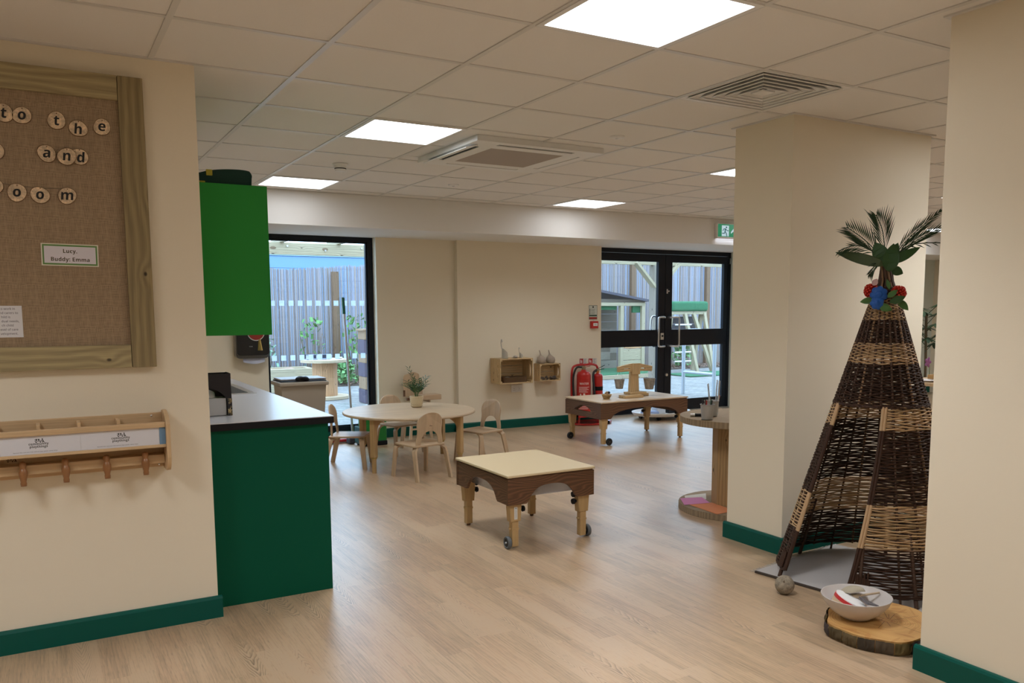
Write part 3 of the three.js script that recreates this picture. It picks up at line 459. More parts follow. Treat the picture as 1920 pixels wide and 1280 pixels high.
{ // paper towel dispenser
  const t = thing('towel_dispenser', 'black paper towel dispenser on the cream wall under the green cabinet', 'dispenser', [0.752, 0.945, ZF]); t.scale.set(1.24, 1.0, 1);
  const s = (w, h, r) => { const q = new THREE.Shape(); q.moveTo(-w + r, 0); q.lineTo(w - r, 0); q.quadraticCurveTo(w, 0, w, r); q.lineTo(w, h - r); q.quadraticCurveTo(w, h, w - r, h); q.lineTo(-w + r, h); q.quadraticCurveTo(-w, h, -w, h - r); q.lineTo(-w, r); q.quadraticCurveTo(-w, 0, -w + r, 0); return q; };
  part(t, 'back_housing', ext(s(0.125, 0.36, 0.035), 0.1, 0.006).translate(0, 0, 0.051), phys([0.10, 0.10, 0.10], { roughness: 0.25, clearcoat: 0.5 })); part(t, 'front_cover', ext(s(0.12, 0.325, 0.03), 0.05, 0.008).translate(-0.001, 0.033, 0.115), phys([0.006, 0.006, 0.007], { roughness: 0.35 }));
  part(t, 'maker_mark', new THREE.PlaneGeometry(0.045, 0.014).translate(-0.02, 0.115, 0.1412), mat([0.6, 0.6, 0.6], { map: canvasTex(128, 40, (g, w, h) => { g.fillStyle = '#0a0a0a'; g.fillRect(0, 0, w, h); g.fillStyle = '#e8e8e8'; g.font = 'bold 34px sans-serif'; g.textAlign = 'center'; g.fillText('TORK', w / 2, 32); }) }));
  const g = new THREE.PlaneGeometry(0.17, 0.05, 16, 4), p = g.attributes.position; for (let i = 0; i < p.count; i++) { const x = p.getX(i), k = 0.025 - p.getY(i); p.setY(i, p.getY(i) - 0.14 * k * Math.cos(x * 28) - (k > 0.04 ? 0.008 * Math.cos(x * 20) : 0)); p.setZ(i, 0.01 * Math.sin(x * 34) * k * 20 + k * 0.5); } g.computeVertexNormals();
  part(t, 'paper_towel', g.translate(0.01, -0.022, 0.07), mat([0.55, 0.57, 0.68], { roughness: 0.9, side: THREE.DoubleSide }));
}
{ // red ornament with tassel under the cabinet
  const t = thing('hanging_ornament', 'small red ornament with white rim and gold tassel hanging under the green cabinet', 'ornament', [-0.083, 1.318, -1.15]);
  part(t, 'disc', cyl(0.042, 0.042, 0.006, 28, 0, -0.003, 0).rotateX(Math.PI / 2).translate(-0.005, 0.016 - 0.018, 0), mat([0.40, 0.04, 0.03], { roughness: 0.6 })); part(t, 'rim', new THREE.TorusGeometry(0.042, 0.0035, 8, 32).translate(-0.005, -0.002, 0), M.paper);
  part(t, 'cord', rod([-0.005, 0.04, 0], [-0.017, 0.25, 0], 0.0012, 0.0012, 5), M.wplast); const gold = mat([0.55, 0.40, 0.12], { roughness: 0.6 }), st = []; for (let i = 0; i < 14; i++) { const a = i / 14 * 6.283; st.push(rod([0.012 + 0.004 * Math.cos(a), -0.044, 0.004 * Math.sin(a)], [0.014 + 0.011 * Math.cos(a), -0.098, 0.011 * Math.sin(a)], 0.0018, 0.0018, 5)); } part(t, 'tassel', merge([...st, cyl(0.006, 0.005, 0.012, 12, 0.012, -0.05, 0)]), gold);
}
{ // black floral tissue holder
  const flower = canvasTex(512, 512, (g, w, h) => { g.fillStyle = '#0b0d18'; g.fillRect(0, 0, w, h); const r = rng(3); for (let i = 0; i < 46; i++) { const x = r() * w, y = r() * h, s = 14 + r() * 26; g.strokeStyle = g.fillStyle = ['#c9b184', '#a98d52', '#8d7a58'][i % 3]; g.lineWidth = 3; const n = 5 + Math.floor(r() * 3); for (let k = 0; k < n; k++) { const a = k / n * 6.283 + i; g.beginPath(); g.ellipse(x + s * 0.6 * Math.cos(a), y + s * 0.6 * Math.sin(a), s * 0.5, s * 0.22, a, 0, 7); i % 2 ? g.fill() : g.stroke(); } } });
  const fm = mat([0.9, 0.9, 0.9], { roughness: 0.4, map: sc(flower, 6, 6) }), bm = mat([0.006, 0.006, 0.012], { roughness: 0.35 });
  const t = thing('tissue_holder', 'black tissue holder with gold floral print and blue bow on the worktop', 'tissue box', [-0.335, 0.9025, -1.03]);
  const s = new THREE.Shape(); s.moveTo(-0.082, 0.0); s.lineTo(-0.082, 0.212); s.lineTo(0.076, 0.214); s.lineTo(0.08, 0); s.lineTo(0.058, 0); s.lineTo(0.056, 0.085); s.lineTo(0.03, 0.115); s.quadraticCurveTo(-0.005, 0.142, -0.03, 0.138); s.quadraticCurveTo(-0.06, 0.125, -0.071, 0.10); s.lineTo(-0.071, 0);
  part(t, 'front_plate', ext(s, 0.004).translate(0, 0, 0.05), bm); part(t, 'side_plate', box(-0.084, -0.08, 0, 0.212, -0.07, 0.048), bm); part(t, 'side_plate', box(0.074, 0.078, 0, 0.214, -0.07, 0.048), bm); part(t, 'back_plate', box(-0.08, 0.074, 0, 0.212, -0.072, -0.068), bm);
  part(t, 'floral_print', uvm(new THREE.ShapeGeometry(shape([[-0.082, 0.12], [-0.082, 0.19], [-0.05, 0.212], [-0.005, 0.205], [-0.03, 0.17], [-0.05, 0.15]])).translate(0, 0, 0.0525), 'x'), fm); part(t, 'floral_print', uvm(box(0.0585, 0.0795, 0.001, 0.088, 0.0521, 0.0527), 'y'), fm);
  part(t, 'tissue_pack', box(-0.07, 0.055, 0.001, 0.09, -0.06, 0.04, 0.004), mat([0.55, 0.53, 0.52], { roughness: 0.8 })); part(t, 'tissue', jitter(new THREE.SphereGeometry(0.036, 20, 14).scale(1, 1.1, 0.6), 0.012, 50).translate(-0.02, 0.092, -0.01), mat([0.78, 0.76, 0.74], { roughness: 0.9 }));
  const bl = mat([0.02, 0.09, 0.28], { roughness: 0.4 }); part(t, 'bow', merge([new THREE.SphereGeometry(0.014, 14, 10).scale(1, 0.9, 0.7).translate(-0.072, 0.228, 0.03), new THREE.SphereGeometry(0.013, 14, 10).scale(1.5, 0.55, 0.6).translate(-0.05, 0.219, 0.03), new THREE.SphereGeometry(0.012, 14, 10).scale(1, 0.8, 1).translate(-0.08, 0.216, 0.03)]), bl);
}
{ // tall beige bin
  const t = thing('waste_bin', 'tall beige plastic waste bin with black liner in front of the window', 'bin', [1.13, 0, -4.93]), bm = mat([0.40, 0.345, 0.28], { roughness: 0.5 });
  const tap = (w0, d0, w1, d1, y0, y1) => { const g = box(-0.5, 0.5, y0, y1, -0.5, 0.5), p = g.attributes.position; for (let i = 0; i < p.count; i++) { const k = p.getY(i) > (y0 + y1) / 2; p.setX(i, p.getX(i) * (k ? w1 : w0)); p.setZ(i, p.getZ(i) * (k ? d1 : d0)); } g.computeVertexNormals(); return g; };
  part(t, 'body', tap(0.36, 0.24, 0.44, 0.31, 0, 0.69), bm); part(t, 'rim', box(-0.245, 0.245, 0.68, 0.722, -0.18, 0.18, 0.015), bm); part(t, 'front_panel', tap(0.26, 0.01, 0.33, 0.01, 0.1, 0.62).translate(0, 0, 0.139).rotateX(0.0), bm);
  part(t, 'liner', jitter(box(-0.225, 0.225, 0.715, 0.732, -0.16, 0.165, 0.008), 0.003, 40), M.black); part(t, 'lid', box(-0.215, 0.235, 0.733, 0.75, -0.175, 0.12, 0.008), mat([0.33, 0.33, 0.36], { roughness: 0.35 }));
  part(t, 'liner_knot', jitter(new THREE.SphereGeometry(0.05, 20, 14).scale(1.3, 0.6, 0.6), 0.03, 30), M.black).position.set(0.0, 0.752, 0.15);
}
{ // mop, its green bucket and the red rimmed tray
  const t = thing('mop', 'long metal mop pole with green grip leaning on the window', 'mop'); const a = [1.746, 0.02, -5.19], b = [1.764, 1.55, -5.462];
  const at = (k) => a.map((v, i) => v + (b[i] - v) * k); part(t, 'pole', rod(at(0.05), at(0.9), 0.0125, 0.0125, 12), mat([0.5, 0.5, 0.5], { roughness: 0.35, metalness: 0.9 })); part(t, 'grip', rod(at(0.885), at(1), 0.017, 0.015, 14), mat([0.004, 0.12, 0.06], { roughness: 0.45 })); part(t, 'mop_head', box(1.68, 1.75, 0.002, 0.07, -5.23, -5.12, 0.02), mat([0.05, 0.05, 0.06], { roughness: 0.9 }));
  const k = thing('mop_bucket', 'bright green plastic mop bucket on the floor behind the round table', 'bucket', [1.90, 0, -5.02]), gm = mat([0.006, 0.20, 0.03], { roughness: 0.4 });
  part(k, 'body', box(-0.12, 0.13, 0.03, 0.31, -0.1, 0.1, 0.02), gm); part(k, 'wringer', box(-0.135, 0.145, 0.27, 0.335, -0.09, 0.105, 0.012), gm); part(k, 'base', box(-0.14, 0.13, 0.0, 0.05, -0.1, 0.11, 0.01), M.black, { label: 'black base' }); part(k, 'side_guard', box(-0.165, -0.122, 0.02, 0.2, -0.09, 0.1, 0.01), mat([0.004, 0.05, 0.04]));
  const m = thing('shallow_tray', 'shallow white tray with red rim on the floor below the window', 'tray', [1.68, 0, -5.39]); part(m, 'tray_base', box(-0.42, 0.40, 0.002, 0.02, -0.1, 0.13, 0.004), M.wplast); part(m, 'rim', tube([[-0.42, 0.03, 0.13], [0.40, 0.03, 0.13], [0.41, 0.03, -0.1], [-0.43, 0.03, -0.1]], 0.017, 80, 8, true, 0.03), mat([0.45, 0.015, 0.02], { roughness: 0.4 }));
}
// ================================================================ round table with four chairs
{
  const t = thing('round_table', 'low round table with pale birch top and adjustable legs', 'table', [1.84, 0, -3.81]);
  part(t, 'table_top', uvm(lathe([[0, 0.473], [0.596, 0.473], [0.606, 0.477], [0.61, 0.486], [0.606, 0.495], [0.598, 0.5], [0, 0.5]], 72), 'x'), M.laminate);
  for (let k = 0; k < 4; k++) {
    const a = (57 + 90 * k) * Math.PI / 180, lg = new THREE.Group(); lg.name = 'leg'; lg.position.set(0.545 * Math.cos(a), 0, 0.545 * Math.sin(a)); lg.rotation.y = -a; t.add(lg);
    part(lg, 'upper_sleeve', wbox(-0.026, 0.026, 0.135, 0.474, -0.026, 0.026, 0.01, 'y'), M.leg); part(lg, 'collar', cyl(0.026, 0.026, 0.008, 20, 0, 0.128, 0), mat([0.55, 0.40, 0.12], { roughness: 0.3, metalness: 0.7 }));
    part(lg, 'lower_leg', uvm(cyl(0.019, 0.021, 0.13, 16, 0, 0.0, 0), 'y'), M.leg);
    const s = new THREE.Shape(); s.moveTo(0, 0); s.lineTo(0, 0.09); s.lineTo(-0.15, 0.09); s.lineTo(-0.15, 0.075); s.quadraticCurveTo(-0.03, 0.072, 0, 0); part(lg, 'bracket', uvm(ext(s, 0.04, 0.003).translate(-0.025, 0.383, 0), 'x'), M.leg);
  }
}
function makeChair(label, x, z, fx, fz) {                              // (x, z): middle of the seat; (fx, fz): the way it faces
  const t = thing('child_chair', label, 'chair', [x, 0, z], Math.atan2(fx, fz), 'bentwood chairs round the table');   // local +z is forward
  const W = 0.165, sh = 0.292;
  // seat panel, dished a little, rounded corners
  const s = new THREE.Shape(), hw = 0.158, hd = 0.155, r = 0.035; s.moveTo(-hw + r, -hd); s.lineTo(hw - r, -hd); s.quadraticCurveTo(hw, -hd, hw, -hd + r); s.lineTo(hw, hd - r); s.quadraticCurveTo(hw, hd, hw - r, hd); s.lineTo(-hw + r, hd); s.quadraticCurveTo(-hw, hd, -hw, hd - r); s.lineTo(-hw, -hd + r); s.quadraticCurveTo(-hw, -hd, -hw + r, -hd);
  part(t, 'seat', uvm(ext(s, 0.016, 0.004).rotateX(Math.PI / 2).translate(0, sh - 0.004, 0), 'z'), M.birch);
  const b = new THREE.Shape(); b.moveTo(-0.132, 0); b.bezierCurveTo(-0.135, 0.06, -0.112, 0.09, -0.122, 0.145); b.bezierCurveTo(-0.135, 0.215, -0.10, 0.272, 0, 0.275); b.bezierCurveTo(0.10, 0.272, 0.135, 0.215, 0.122, 0.145); b.bezierCurveTo(0.112, 0.09, 0.135, 0.06, 0.132, 0); b.lineTo(0.094, 0); b.bezierCurveTo(0.09, 0.075, 0.066, 0.122, 0, 0.122); b.bezierCurveTo(-0.066, 0.122, -0.09, 0.075, -0.094, 0);
  const g = ext(b, 0.012, 0.003, 14); const p = g.attributes.position; for (let i = 0; i < p.count; i++) { const xx = p.getX(i), y = p.getY(i); p.setZ(i, p.getZ(i) - 0.10 * y - 0.25 * y * y * 0.5 + 0.8 * xx * xx * clamp(y * 5)); } g.computeVertexNormals();
  part(t, 'backrest', uvm(g.translate(0, sh, -0.137), 'y'), M.birch);
  part(t, 'printed_mark', new THREE.PlaneGeometry(0.034, 0.022).rotateY(Math.PI).translate(0, sh + 0.165, -0.137 - 0.0265), mat([0.66, 0.47, 0.31], { roughness: 0.5, map: chairMark }));
  for (const k of [-1, 1]) {
    const arc = (z0, z1, yTop) => { const o = []; for (let i = 0; i <= 10; i++) { const q = i / 10; o.push([k * (0.112 + 0.038 * clamp(q * 3.2) + 0.02 * q), yTop - 0.004 - (q < 0.3 ? 0.03 * Math.pow(q / 0.3, 2) : 0.03 + (yTop - 0.034) * (q - 0.3) / 0.7), z0 + (z1 - z0) * Math.pow(q, 0.9)]); } return o; };
    part(t, 'leg', uvm(sweep(arc(0.125, 0.165, sh - 0.008), [0, 0, 1], (q) => 0.05 - 0.012 * q, 0.017), 'y'), M.birch); part(t, 'leg', uvm(sweep(arc(-0.115, -0.205, sh - 0.008), [0, 0, 1], (q) => 0.05 - 0.012 * q, 0.017), 'y'), M.birch);
  }
  return t;
}
const chairMark = canvasTex(128, 84, (g, w, h) => { g.fillStyle = '#ffffff'; g.fillRect(0, 0, w, h); g.fillStyle = '#20150c'; wagon(g, 58, 40, 1.5); });
makeChair('bentwood child chair seen from behind, nearest side of the round table', 1.675, -3.175, -0.2, -0.98);
makeChair('bentwood child chair at the round table with its back toward the wooden crates', 2.463, -3.593, -0.95, 0.3);
makeChair('bentwood child chair between the green counter and the round table', 1.315, -3.96, 0.86, 0.5);
makeChair('bentwood child chair behind the round table, only its back edge and legs showing', 1.97, -4.40, 0.26, 0.96);
{ // pot plant on the table
  const t = thing('potted_palm', 'small leafy palm in a scaly cream pot on the round table', 'plant', [1.972, 0.5002, -3.955]);
  const pm = mat([0.68, 0.56, 0.36], { roughness: 0.35 }); const pot = lathe([[0, 0.001], [0.046, 0.001], [0.05, 0.012], [0.06, 0.05], [0.064, 0.085], [0.063, 0.11], [0.059, 0.11], [0.058, 0.09], [0, 0.088]], 40); part(t, 'pot', pot, pm);
  const sc0 = []; for (let j = 0; j < 5; j++) for (let i = 0; i < 16; i++) { const a = (i + (j % 2) * 0.5) / 16 * 6.283, y = 0.02 + j * 0.019, R = 0.051 + 0.012 * (y / 0.1); sc0.push(new THREE.SphereGeometry(0.011, 8, 6).scale(1, 0.75, 0.35).rotateY(Math.PI / 2 - a).translate(R * Math.cos(a), y, R * Math.sin(a))); } part(t, 'scales', merge(sc0), pm, { kind: 'stuff' });
  part(t, 'soil', cyl(0.057, 0.057, 0.004, 24, 0, 0.092, 0), mat([0.03, 0.02, 0.012], { roughness: 1 }));
  const r = rng(8), leaves = [], stems = [];
  const fr = (ax, az, L, bend) => { const pts = []; for (let i = 0; i <= 8; i++) { const q = i / 8; pts.push(V3(0.012 * ax + ax * bend * q * q * L, 0.095 + L * (q - 0.25 * q * q * Math.hypot(ax, az) * bend), 0.012 * az + az * bend * q * q * L)); } stems.push(new THREE.TubeGeometry(new THREE.CatmullRomCurve3(pts), 8, 0.0018, 5)); for (let i = 3; i <= 8; i++) for (const s of [-1, 1]) { const d = pts[i].clone().sub(pts[i - 1]).normalize(), side = d.clone().cross(V3(ax, 0.2, az)).normalize().multiplyScalar(s), tip = pts[i].clone().addScaledVector(side, 0.045 + 0.02 * r()).addScaledVector(d, 0.04).add(V3(0, -0.008 + 0.02 * r(), 0)), w = d.clone().multiplyScalar(0.007), mid = pts[i].clone().lerp(tip, 0.45); const q = new THREE.BufferGeometry().setFromPoints([pts[i], mid.clone().add(w), tip, pts[i], tip, mid.clone().sub(w)]); q.computeVertexNormals(); leaves.push(q); } };
  for (let i = 0; i < 13; i++) { const a = i * 2.4; fr(Math.cos(a), Math.sin(a), 0.11 + 0.09 * r(), 0.35 + 0.45 * r()); } fr(-0.55, 0.1, 0.29, 0.42); fr(0.8, -0.2, 0.21, 0.6);
  part(t, 'stems', merge(stems), M.leafLight, { kind: 'stuff' }); part(t, 'leaves', merge(leaves), mat([0.045, 0.11, 0.04], { roughness: 0.5, side: THREE.DoubleSide }), { kind: 'stuff' });
}
{ // small wooden seat against the far wall
  const t = thing('toy_high_chair', 'small wooden toy high chair against the far wall behind the round table', 'toy chair', [2.49, 0, -5.2]);
  const s = new THREE.Shape(); s.moveTo(-0.12, 0.46); s.lineTo(-0.125, 0.66); s.quadraticCurveTo(-0.12, 0.70, -0.07, 0.705); s.quadraticCurveTo(0, 0.745, 0.06, 0.70); s.lineTo(0.07, 0.64); s.lineTo(0.10, 0.625); s.lineTo(0.10, 0.46);
  part(t, 'back', uvm(ext(s, 0.018, 0.003).translate(0, 0, -0.09), 'y'), M.birch); part(t, 'seat_box', wbox(-0.11, 0.11, 0.3, 0.318, -0.1, 0.1, 0.003), M.birch); part(t, 'tray', wbox(0.0, 0.235, 0.43, 0.485, -0.02, 0.14, 0.006), M.birch); part(t, 'arm', wbox(-0.14, 0.0, 0.425, 0.455, 0.02, 0.05, 0.004), M.walnut); part(t, 'arm', wbox(0.1, 0.12, 0.4, 0.43, -0.1, 0.1, 0.004, 'z'), M.birch); part(t, 'strap', box(-0.13, -0.11, 0.46, 0.53, -0.08, -0.07), M.walnut);
  for (const [x, z] of [[-0.1, -0.09], [0.1, -0.09], [-0.1, 0.09], [0.1, 0.09]]) part(t, 'leg', uvm(bar([x * 1.25, 0.0, z * 1.1], [x, 0.302, z], 0.026, 0.026, [0, 0, 1]), 'y'), M.birch); part(t, 'stretcher', wbox(-0.11, 0.11, 0.1, 0.118, 0.08, 0.1, 0.003), M.birch);
}

// ================================================================ low activity tables
const wheelG = merge([paint(lathe([[0.026, -0.012], [0.034, -0.012], [0.038, -0.007], [0.038, 0.007], [0.034, 0.012], [0.026, 0.012], [0.026, -0.012]], 28), 0.12, 0.13, 0.14), paint(cyl(0.026, 0.026, 0.02, 24, 0, -0.01, 0), 0.012, 0.012, 0.012), paint(cyl(0.006, 0.006, 0.034, 12, 0, -0.017, 0), 0.55, 0.55, 0.55)]);
function activityTable(label, x0, x1, z0, z1, h, o) {
  const cx = (x0 + x1) / 2, cz = (z0 + z1) / 2, w = (x1 - x0) / 2, d = (z1 - z0) / 2, t = thing('activity_table', label, 'table', [cx, 0, cz]);
  part(t, 'table_top', uvm(box(-w, w, h - 0.016, h, -d, d, 0.005), 'x'), o.top); const top = h - 0.019, ab = h - 0.18, ah = o.arch;
  part(t, 'lid_rim', uvm(box(-w + 0.012, w - 0.012, h - 0.026, h - 0.0165, -d + 0.012, d - 0.012), 'x'), M.walnut);
  const apron = (L, hole) => { const s = new THREE.Shape(), e = L - 0.125; s.moveTo(-L, ab); s.lineTo(-e, ab); s.lineTo(-e + 0.012, ab + 0.012); s.bezierCurveTo(-e + 0.05, ab + ah * 0.75, -e * 0.55, ab + ah, 0, ab + ah); s.bezierCurveTo(e * 0.55, ab + ah, e - 0.05, ab + ah * 0.75, e - 0.012, ab + 0.012); s.lineTo(e, ab); s.lineTo(L, ab); s.lineTo(L, h - 0.026); s.lineTo(-L, h - 0.026); return s; };
  const hole = (L) => { const s = shape([[-L, ab], [L, ab], [L, h - 0.026], [-L, h - 0.026]]), q = new THREE.Path(); q.moveTo(-0.17, ab + 0.06); q.quadraticCurveTo(-0.1, ab + 0.12, 0, ab + 0.12); q.quadraticCurveTo(0.1, ab + 0.12, 0.17, ab + 0.06); q.lineTo(-0.17, ab + 0.06); s.holes.push(q); return s; };
  const L1 = w - 0.006, L2 = d - 0.026;
  for (const k of [-1, 1]) { part(t, 'apron', uvm(ext(apron(L1), 0.018, 0.002).translate(0, 0, k * (d - 0.016)), 'x'), M.walnut); part(t, 'apron', uvm(ext(o.hole ? hole(L2) : apron(L2), 0.018, 0.002).rotateY(Math.PI / 2).translate(k * (w - 0.016), 0, 0), 'z'), M.walnut); }
  if (o.tub) part(t, 'plastic_tub', merge([box(-w + 0.06, w - 0.06, h - 0.15, h - 0.146, -d + 0.06, d - 0.06), ...[-1, 1].map((k) => box(k * (w - 0.06) - 0.002, k * (w - 0.06) + 0.002, h - 0.15, h - 0.03, -d + 0.06, d - 0.06)), ...[-1, 1].map((k) => box(-w + 0.06, w - 0.06, h - 0.15, h - 0.03, k * (d - 0.06) - 0.002, k * (d - 0.06) + 0.002))]), phys([0.9, 0.9, 0.92], { roughness: 0.15, transmission: 0.85, thickness: 0 }));
  for (const sx of [-1, 1]) for (const sz of [-1, 1]) {
    const lg = new THREE.Group(); lg.name = 'leg'; lg.position.set(sx * (w - 0.068), 0, sz * (d - 0.052)); t.add(lg); const wheel = o.wheel(sx, sz);
    const s = shape([[-0.031, 0], [0.031, 0], [0.041, 0.13], [-0.041, 0.13]]); part(lg, 'upper_sleeve', uvm(ext(s, 0.05, 0.003).translate(0, ab - 0.105, 0), 'y'), M.leg); part(lg, 'lower_leg', wbox(-0.022, 0.022, wheel ? 0.012 : 0.014, ab - 0.02, -0.02, 0.02, 0.003, 'y'), M.leg);
    if (!wheel) part(lg, 'foot', cyl(0.012, 0.014, 0.014, 14), mat([0.12, 0.06, 0.03]));
    for (const y of [ab + 0.005, ab - 0.04]) part(lg, 'clamp_knob', merge([cyl(0.011, 0.011, 0.02, 12).rotateZ(sx * Math.PI / 2).translate(-sx * 0.044, y, 0), cyl(0.02, 0.018, 0.012, 8).rotateZ(sx * Math.PI / 2).translate(-sx * 0.058, y, 0)]), M.black, { label: 'black clamp knob' });
    part(lg, 'bolt', merge([cyl(0.006, 0.006, 0.062, 8).rotateZ(Math.PI / 2).translate(0.031, ab - 0.155, 0), box(-0.024, 0.024, ab - 0.16, ab - 0.15, -0.022, 0.022)]), M.leg);
    if (o.tag && sx < 0 && sz > 0) part(lg, 'maker_label', box(-0.011, 0.011, ab - 0.095, ab - 0.018, 0.0252, 0.0262), mat([0.8, 0.8, 0.8], { map: labelT }), { label: 'white printed label' });
    if (wheel) { const wh = part(lg, 'wheel', wheelG, o.tyre); wh.position.set(...wheel.at); if (wheel.axis === 'x') wh.rotation.z = Math.PI / 2; else wh.rotation.x = Math.PI / 2; }
  }
  return t;
}
const labelT = canvasTex(64, 192, (g, w, h) => { g.fillStyle = '#f2f0ec'; g.fillRect(0, 0, w, h); g.fillStyle = '#444'; g.save(); g.scale(0.55, 0.55); wagon(g, 56, 40, 1); g.restore(); g.fillStyle = '#999'; for (let i = 0; i < 9; i++) g.fillRect(26, 50 + i * 14, 12 + (i * 7) % 9, 5); });
activityTable('square low activity table with cream top and dark arched apron, nearest on the floor', 1.25, 1.875, -1.555, -0.825, 0.455, { top: M.cream, arch: 0.105, tub: true, tag: true, tyre: M.greyRubber, wheel: (sx, sz) => sz > 0 ? { at: [sx * 0.042, 0.038, 0], axis: 'x' } : null });
activityTable('long low activity table with dark arched apron near the glass doors', 3.885, 5.06, -4.34, -3.64, 0.46, { top: M.laminate, arch: 0.1, hole: true, tub: false, tyre: M.blackTyre, wheel: (sx, sz) => sx < 0 ? { at: sz > 0 ? [0.05, 0.038, 0.036] : [-0.05, 0.038, 0.036], axis: 'z' } : null });
{ // wooden balance scale
  const t = thing('balance_scale', 'wooden balance scale with two hanging tin buckets on the long activity table', 'balance scale', [4.52, 0.4605, -3.93]);
  part(t, 'base_plank', wbox(-0.20, 0.05, 0, 0.03, 0.0, 0.12, 0.004), M.pine); part(t, 'base_plank', wbox(-0.05, 0.22, 0.0, 0.03, -0.1, -0.005, 0.004), M.pine); part(t, 'base_block', wbox(-0.09, 0.14, 0.03, 0.055, -0.06, 0.06, 0.004), M.pine);
  const col = shape([[-0.055, 0.05], [0.062, 0.05], [0.048, 0.30], [-0.04, 0.30]]); part(t, 'column', uvm(ext(col, 0.045, 0.004), 'y'), M.pine);
  const beam = shape([[-0.225, 0.285], [-0.045, 0.288], [0.05, 0.288], [0.228, 0.28], [0.232, 0.328], [0.06, 0.364], [-0.06, 0.364], [-0.23, 0.334]], [[[-0.155, 0.305], [-0.075, 0.307], [-0.075, 0.322], [-0.155, 0.318]], [[0.075, 0.307], [0.145, 0.302], [0.145, 0.317], [0.075, 0.322]]]);
  part(t, 'beam', uvm(ext(beam, 0.03, 0.004).translate(0, 0, 0.02), 'x'), M.pine, { label: 'slotted cross beam' }); part(t, 'column_cap', wbox(-0.048, 0.055, 0.25, 0.37, 0.036, 0.05, 0.003, 'y'), M.pine);
  for (const [x, y, r] of [[-0.205, 0.10, 0.056], [0.205, 0.075, 0.066]]) { part(t, 'bucket', lathe([[0, y], [r * 0.66, y], [r * 0.7, y + 0.004], [r, y + r * 1.75], [r * 1.05, y + r * 1.78], [r * 1.05, y + r * 1.83], [r * 0.97, y + r * 1.8], [r * 0.66, y + 0.008], [0, y + 0.008]], 32).translate(x, 0, 0.02), M.galv); part(t, 'cord', merge([-1, 1].map((k) => rod([x + k * r * 0.98, y + r * 1.8, 0.02], [x, 0.30, 0.02], 0.0012, 0.0012, 5))), M.wplast); }
}
{ const t = thing('nest_basket', 'little straw nest basket with a fir cone on the long activity table', 'basket', [4.125, 0.4605, -3.88]); t.scale.setScalar(0.68); const rings = []; for (let i = 0; i < 6; i++) rings.push(jitter(new THREE.TorusGeometry(0.042 + 0.006 * i, 0.0085, 7, 36).rotateX(Math.PI / 2), 0.006, 60, i).translate(0, 0.01 + i * 0.012, 0)); part(t, 'straw_rings', merge([...rings, cyl(0.05, 0.05, 0.008, 24)]), mat([0.42, 0.28, 0.13], { roughness: 0.9 }), { kind: 'stuff' }); part(t, 'straw_handle', jitter(new THREE.TorusGeometry(0.05, 0.011, 8, 30, 3.3), 0.008, 60).rotateY(0.4).translate(0, 0.062, 0), mat([0.42, 0.28, 0.13], { roughness: 0.9 })); part(t, 'bow', jitter(new THREE.SphereGeometry(0.022, 16, 12), 0.012, 60).translate(0.05, 0.10, -0.01), mat([0.02, 0.02, 0.035], { roughness: 0.8 }), { label: 'dark blue bow' }); part(t, 'cone', jitter(new THREE.SphereGeometry(0.032, 18, 14).scale(1, 0.9, 1), 0.02, 90).translate(-0.005, 0.07, 0.012), mat([0.33, 0.19, 0.09], { roughness: 0.9 })); }
{ // low wheeled tray by the door
  const t = thing('wheeled_tray', 'low white round wheeled tray on the floor between the long table and glass doors', 'tray', [5.83, 0, -5.06]); part(t, 'dish', lathe([[0, 0.06], [0.3, 0.06], [0.35, 0.07], [0.37, 0.1], [0.38, 0.1], [0.378, 0.09], [0.355, 0.055], [0.3, 0.048], [0, 0.048]], 56).scale(1.1, 1, 0.8), M.wplast); for (let k = 0; k < 4; k++) { const a = 0.6 + k * 1.57; part(t, 'caster', cyl(0.03, 0.03, 0.025, 16).rotateZ(Math.PI / 2).translate(0.28 * Math.cos(a), 0.03, 0.2 * Math.sin(a)), M.rubber); }
  part(t, 'box_insert', box(-0.08, 0.06, 0.062, 0.16, -0.1, 0.02, 0.004), mat([0.55, 0.58, 0.62])); part(t, 'dark_insert', box(0.1, 0.3, 0.062, 0.13, -0.12, 0.04, 0.01), M.black); part(t, 'blue_insert', box(-0.3, -0.1, 0.062, 0.11, -0.06, 0.1, 0.02), mat([0.25, 0.32, 0.5]));
}

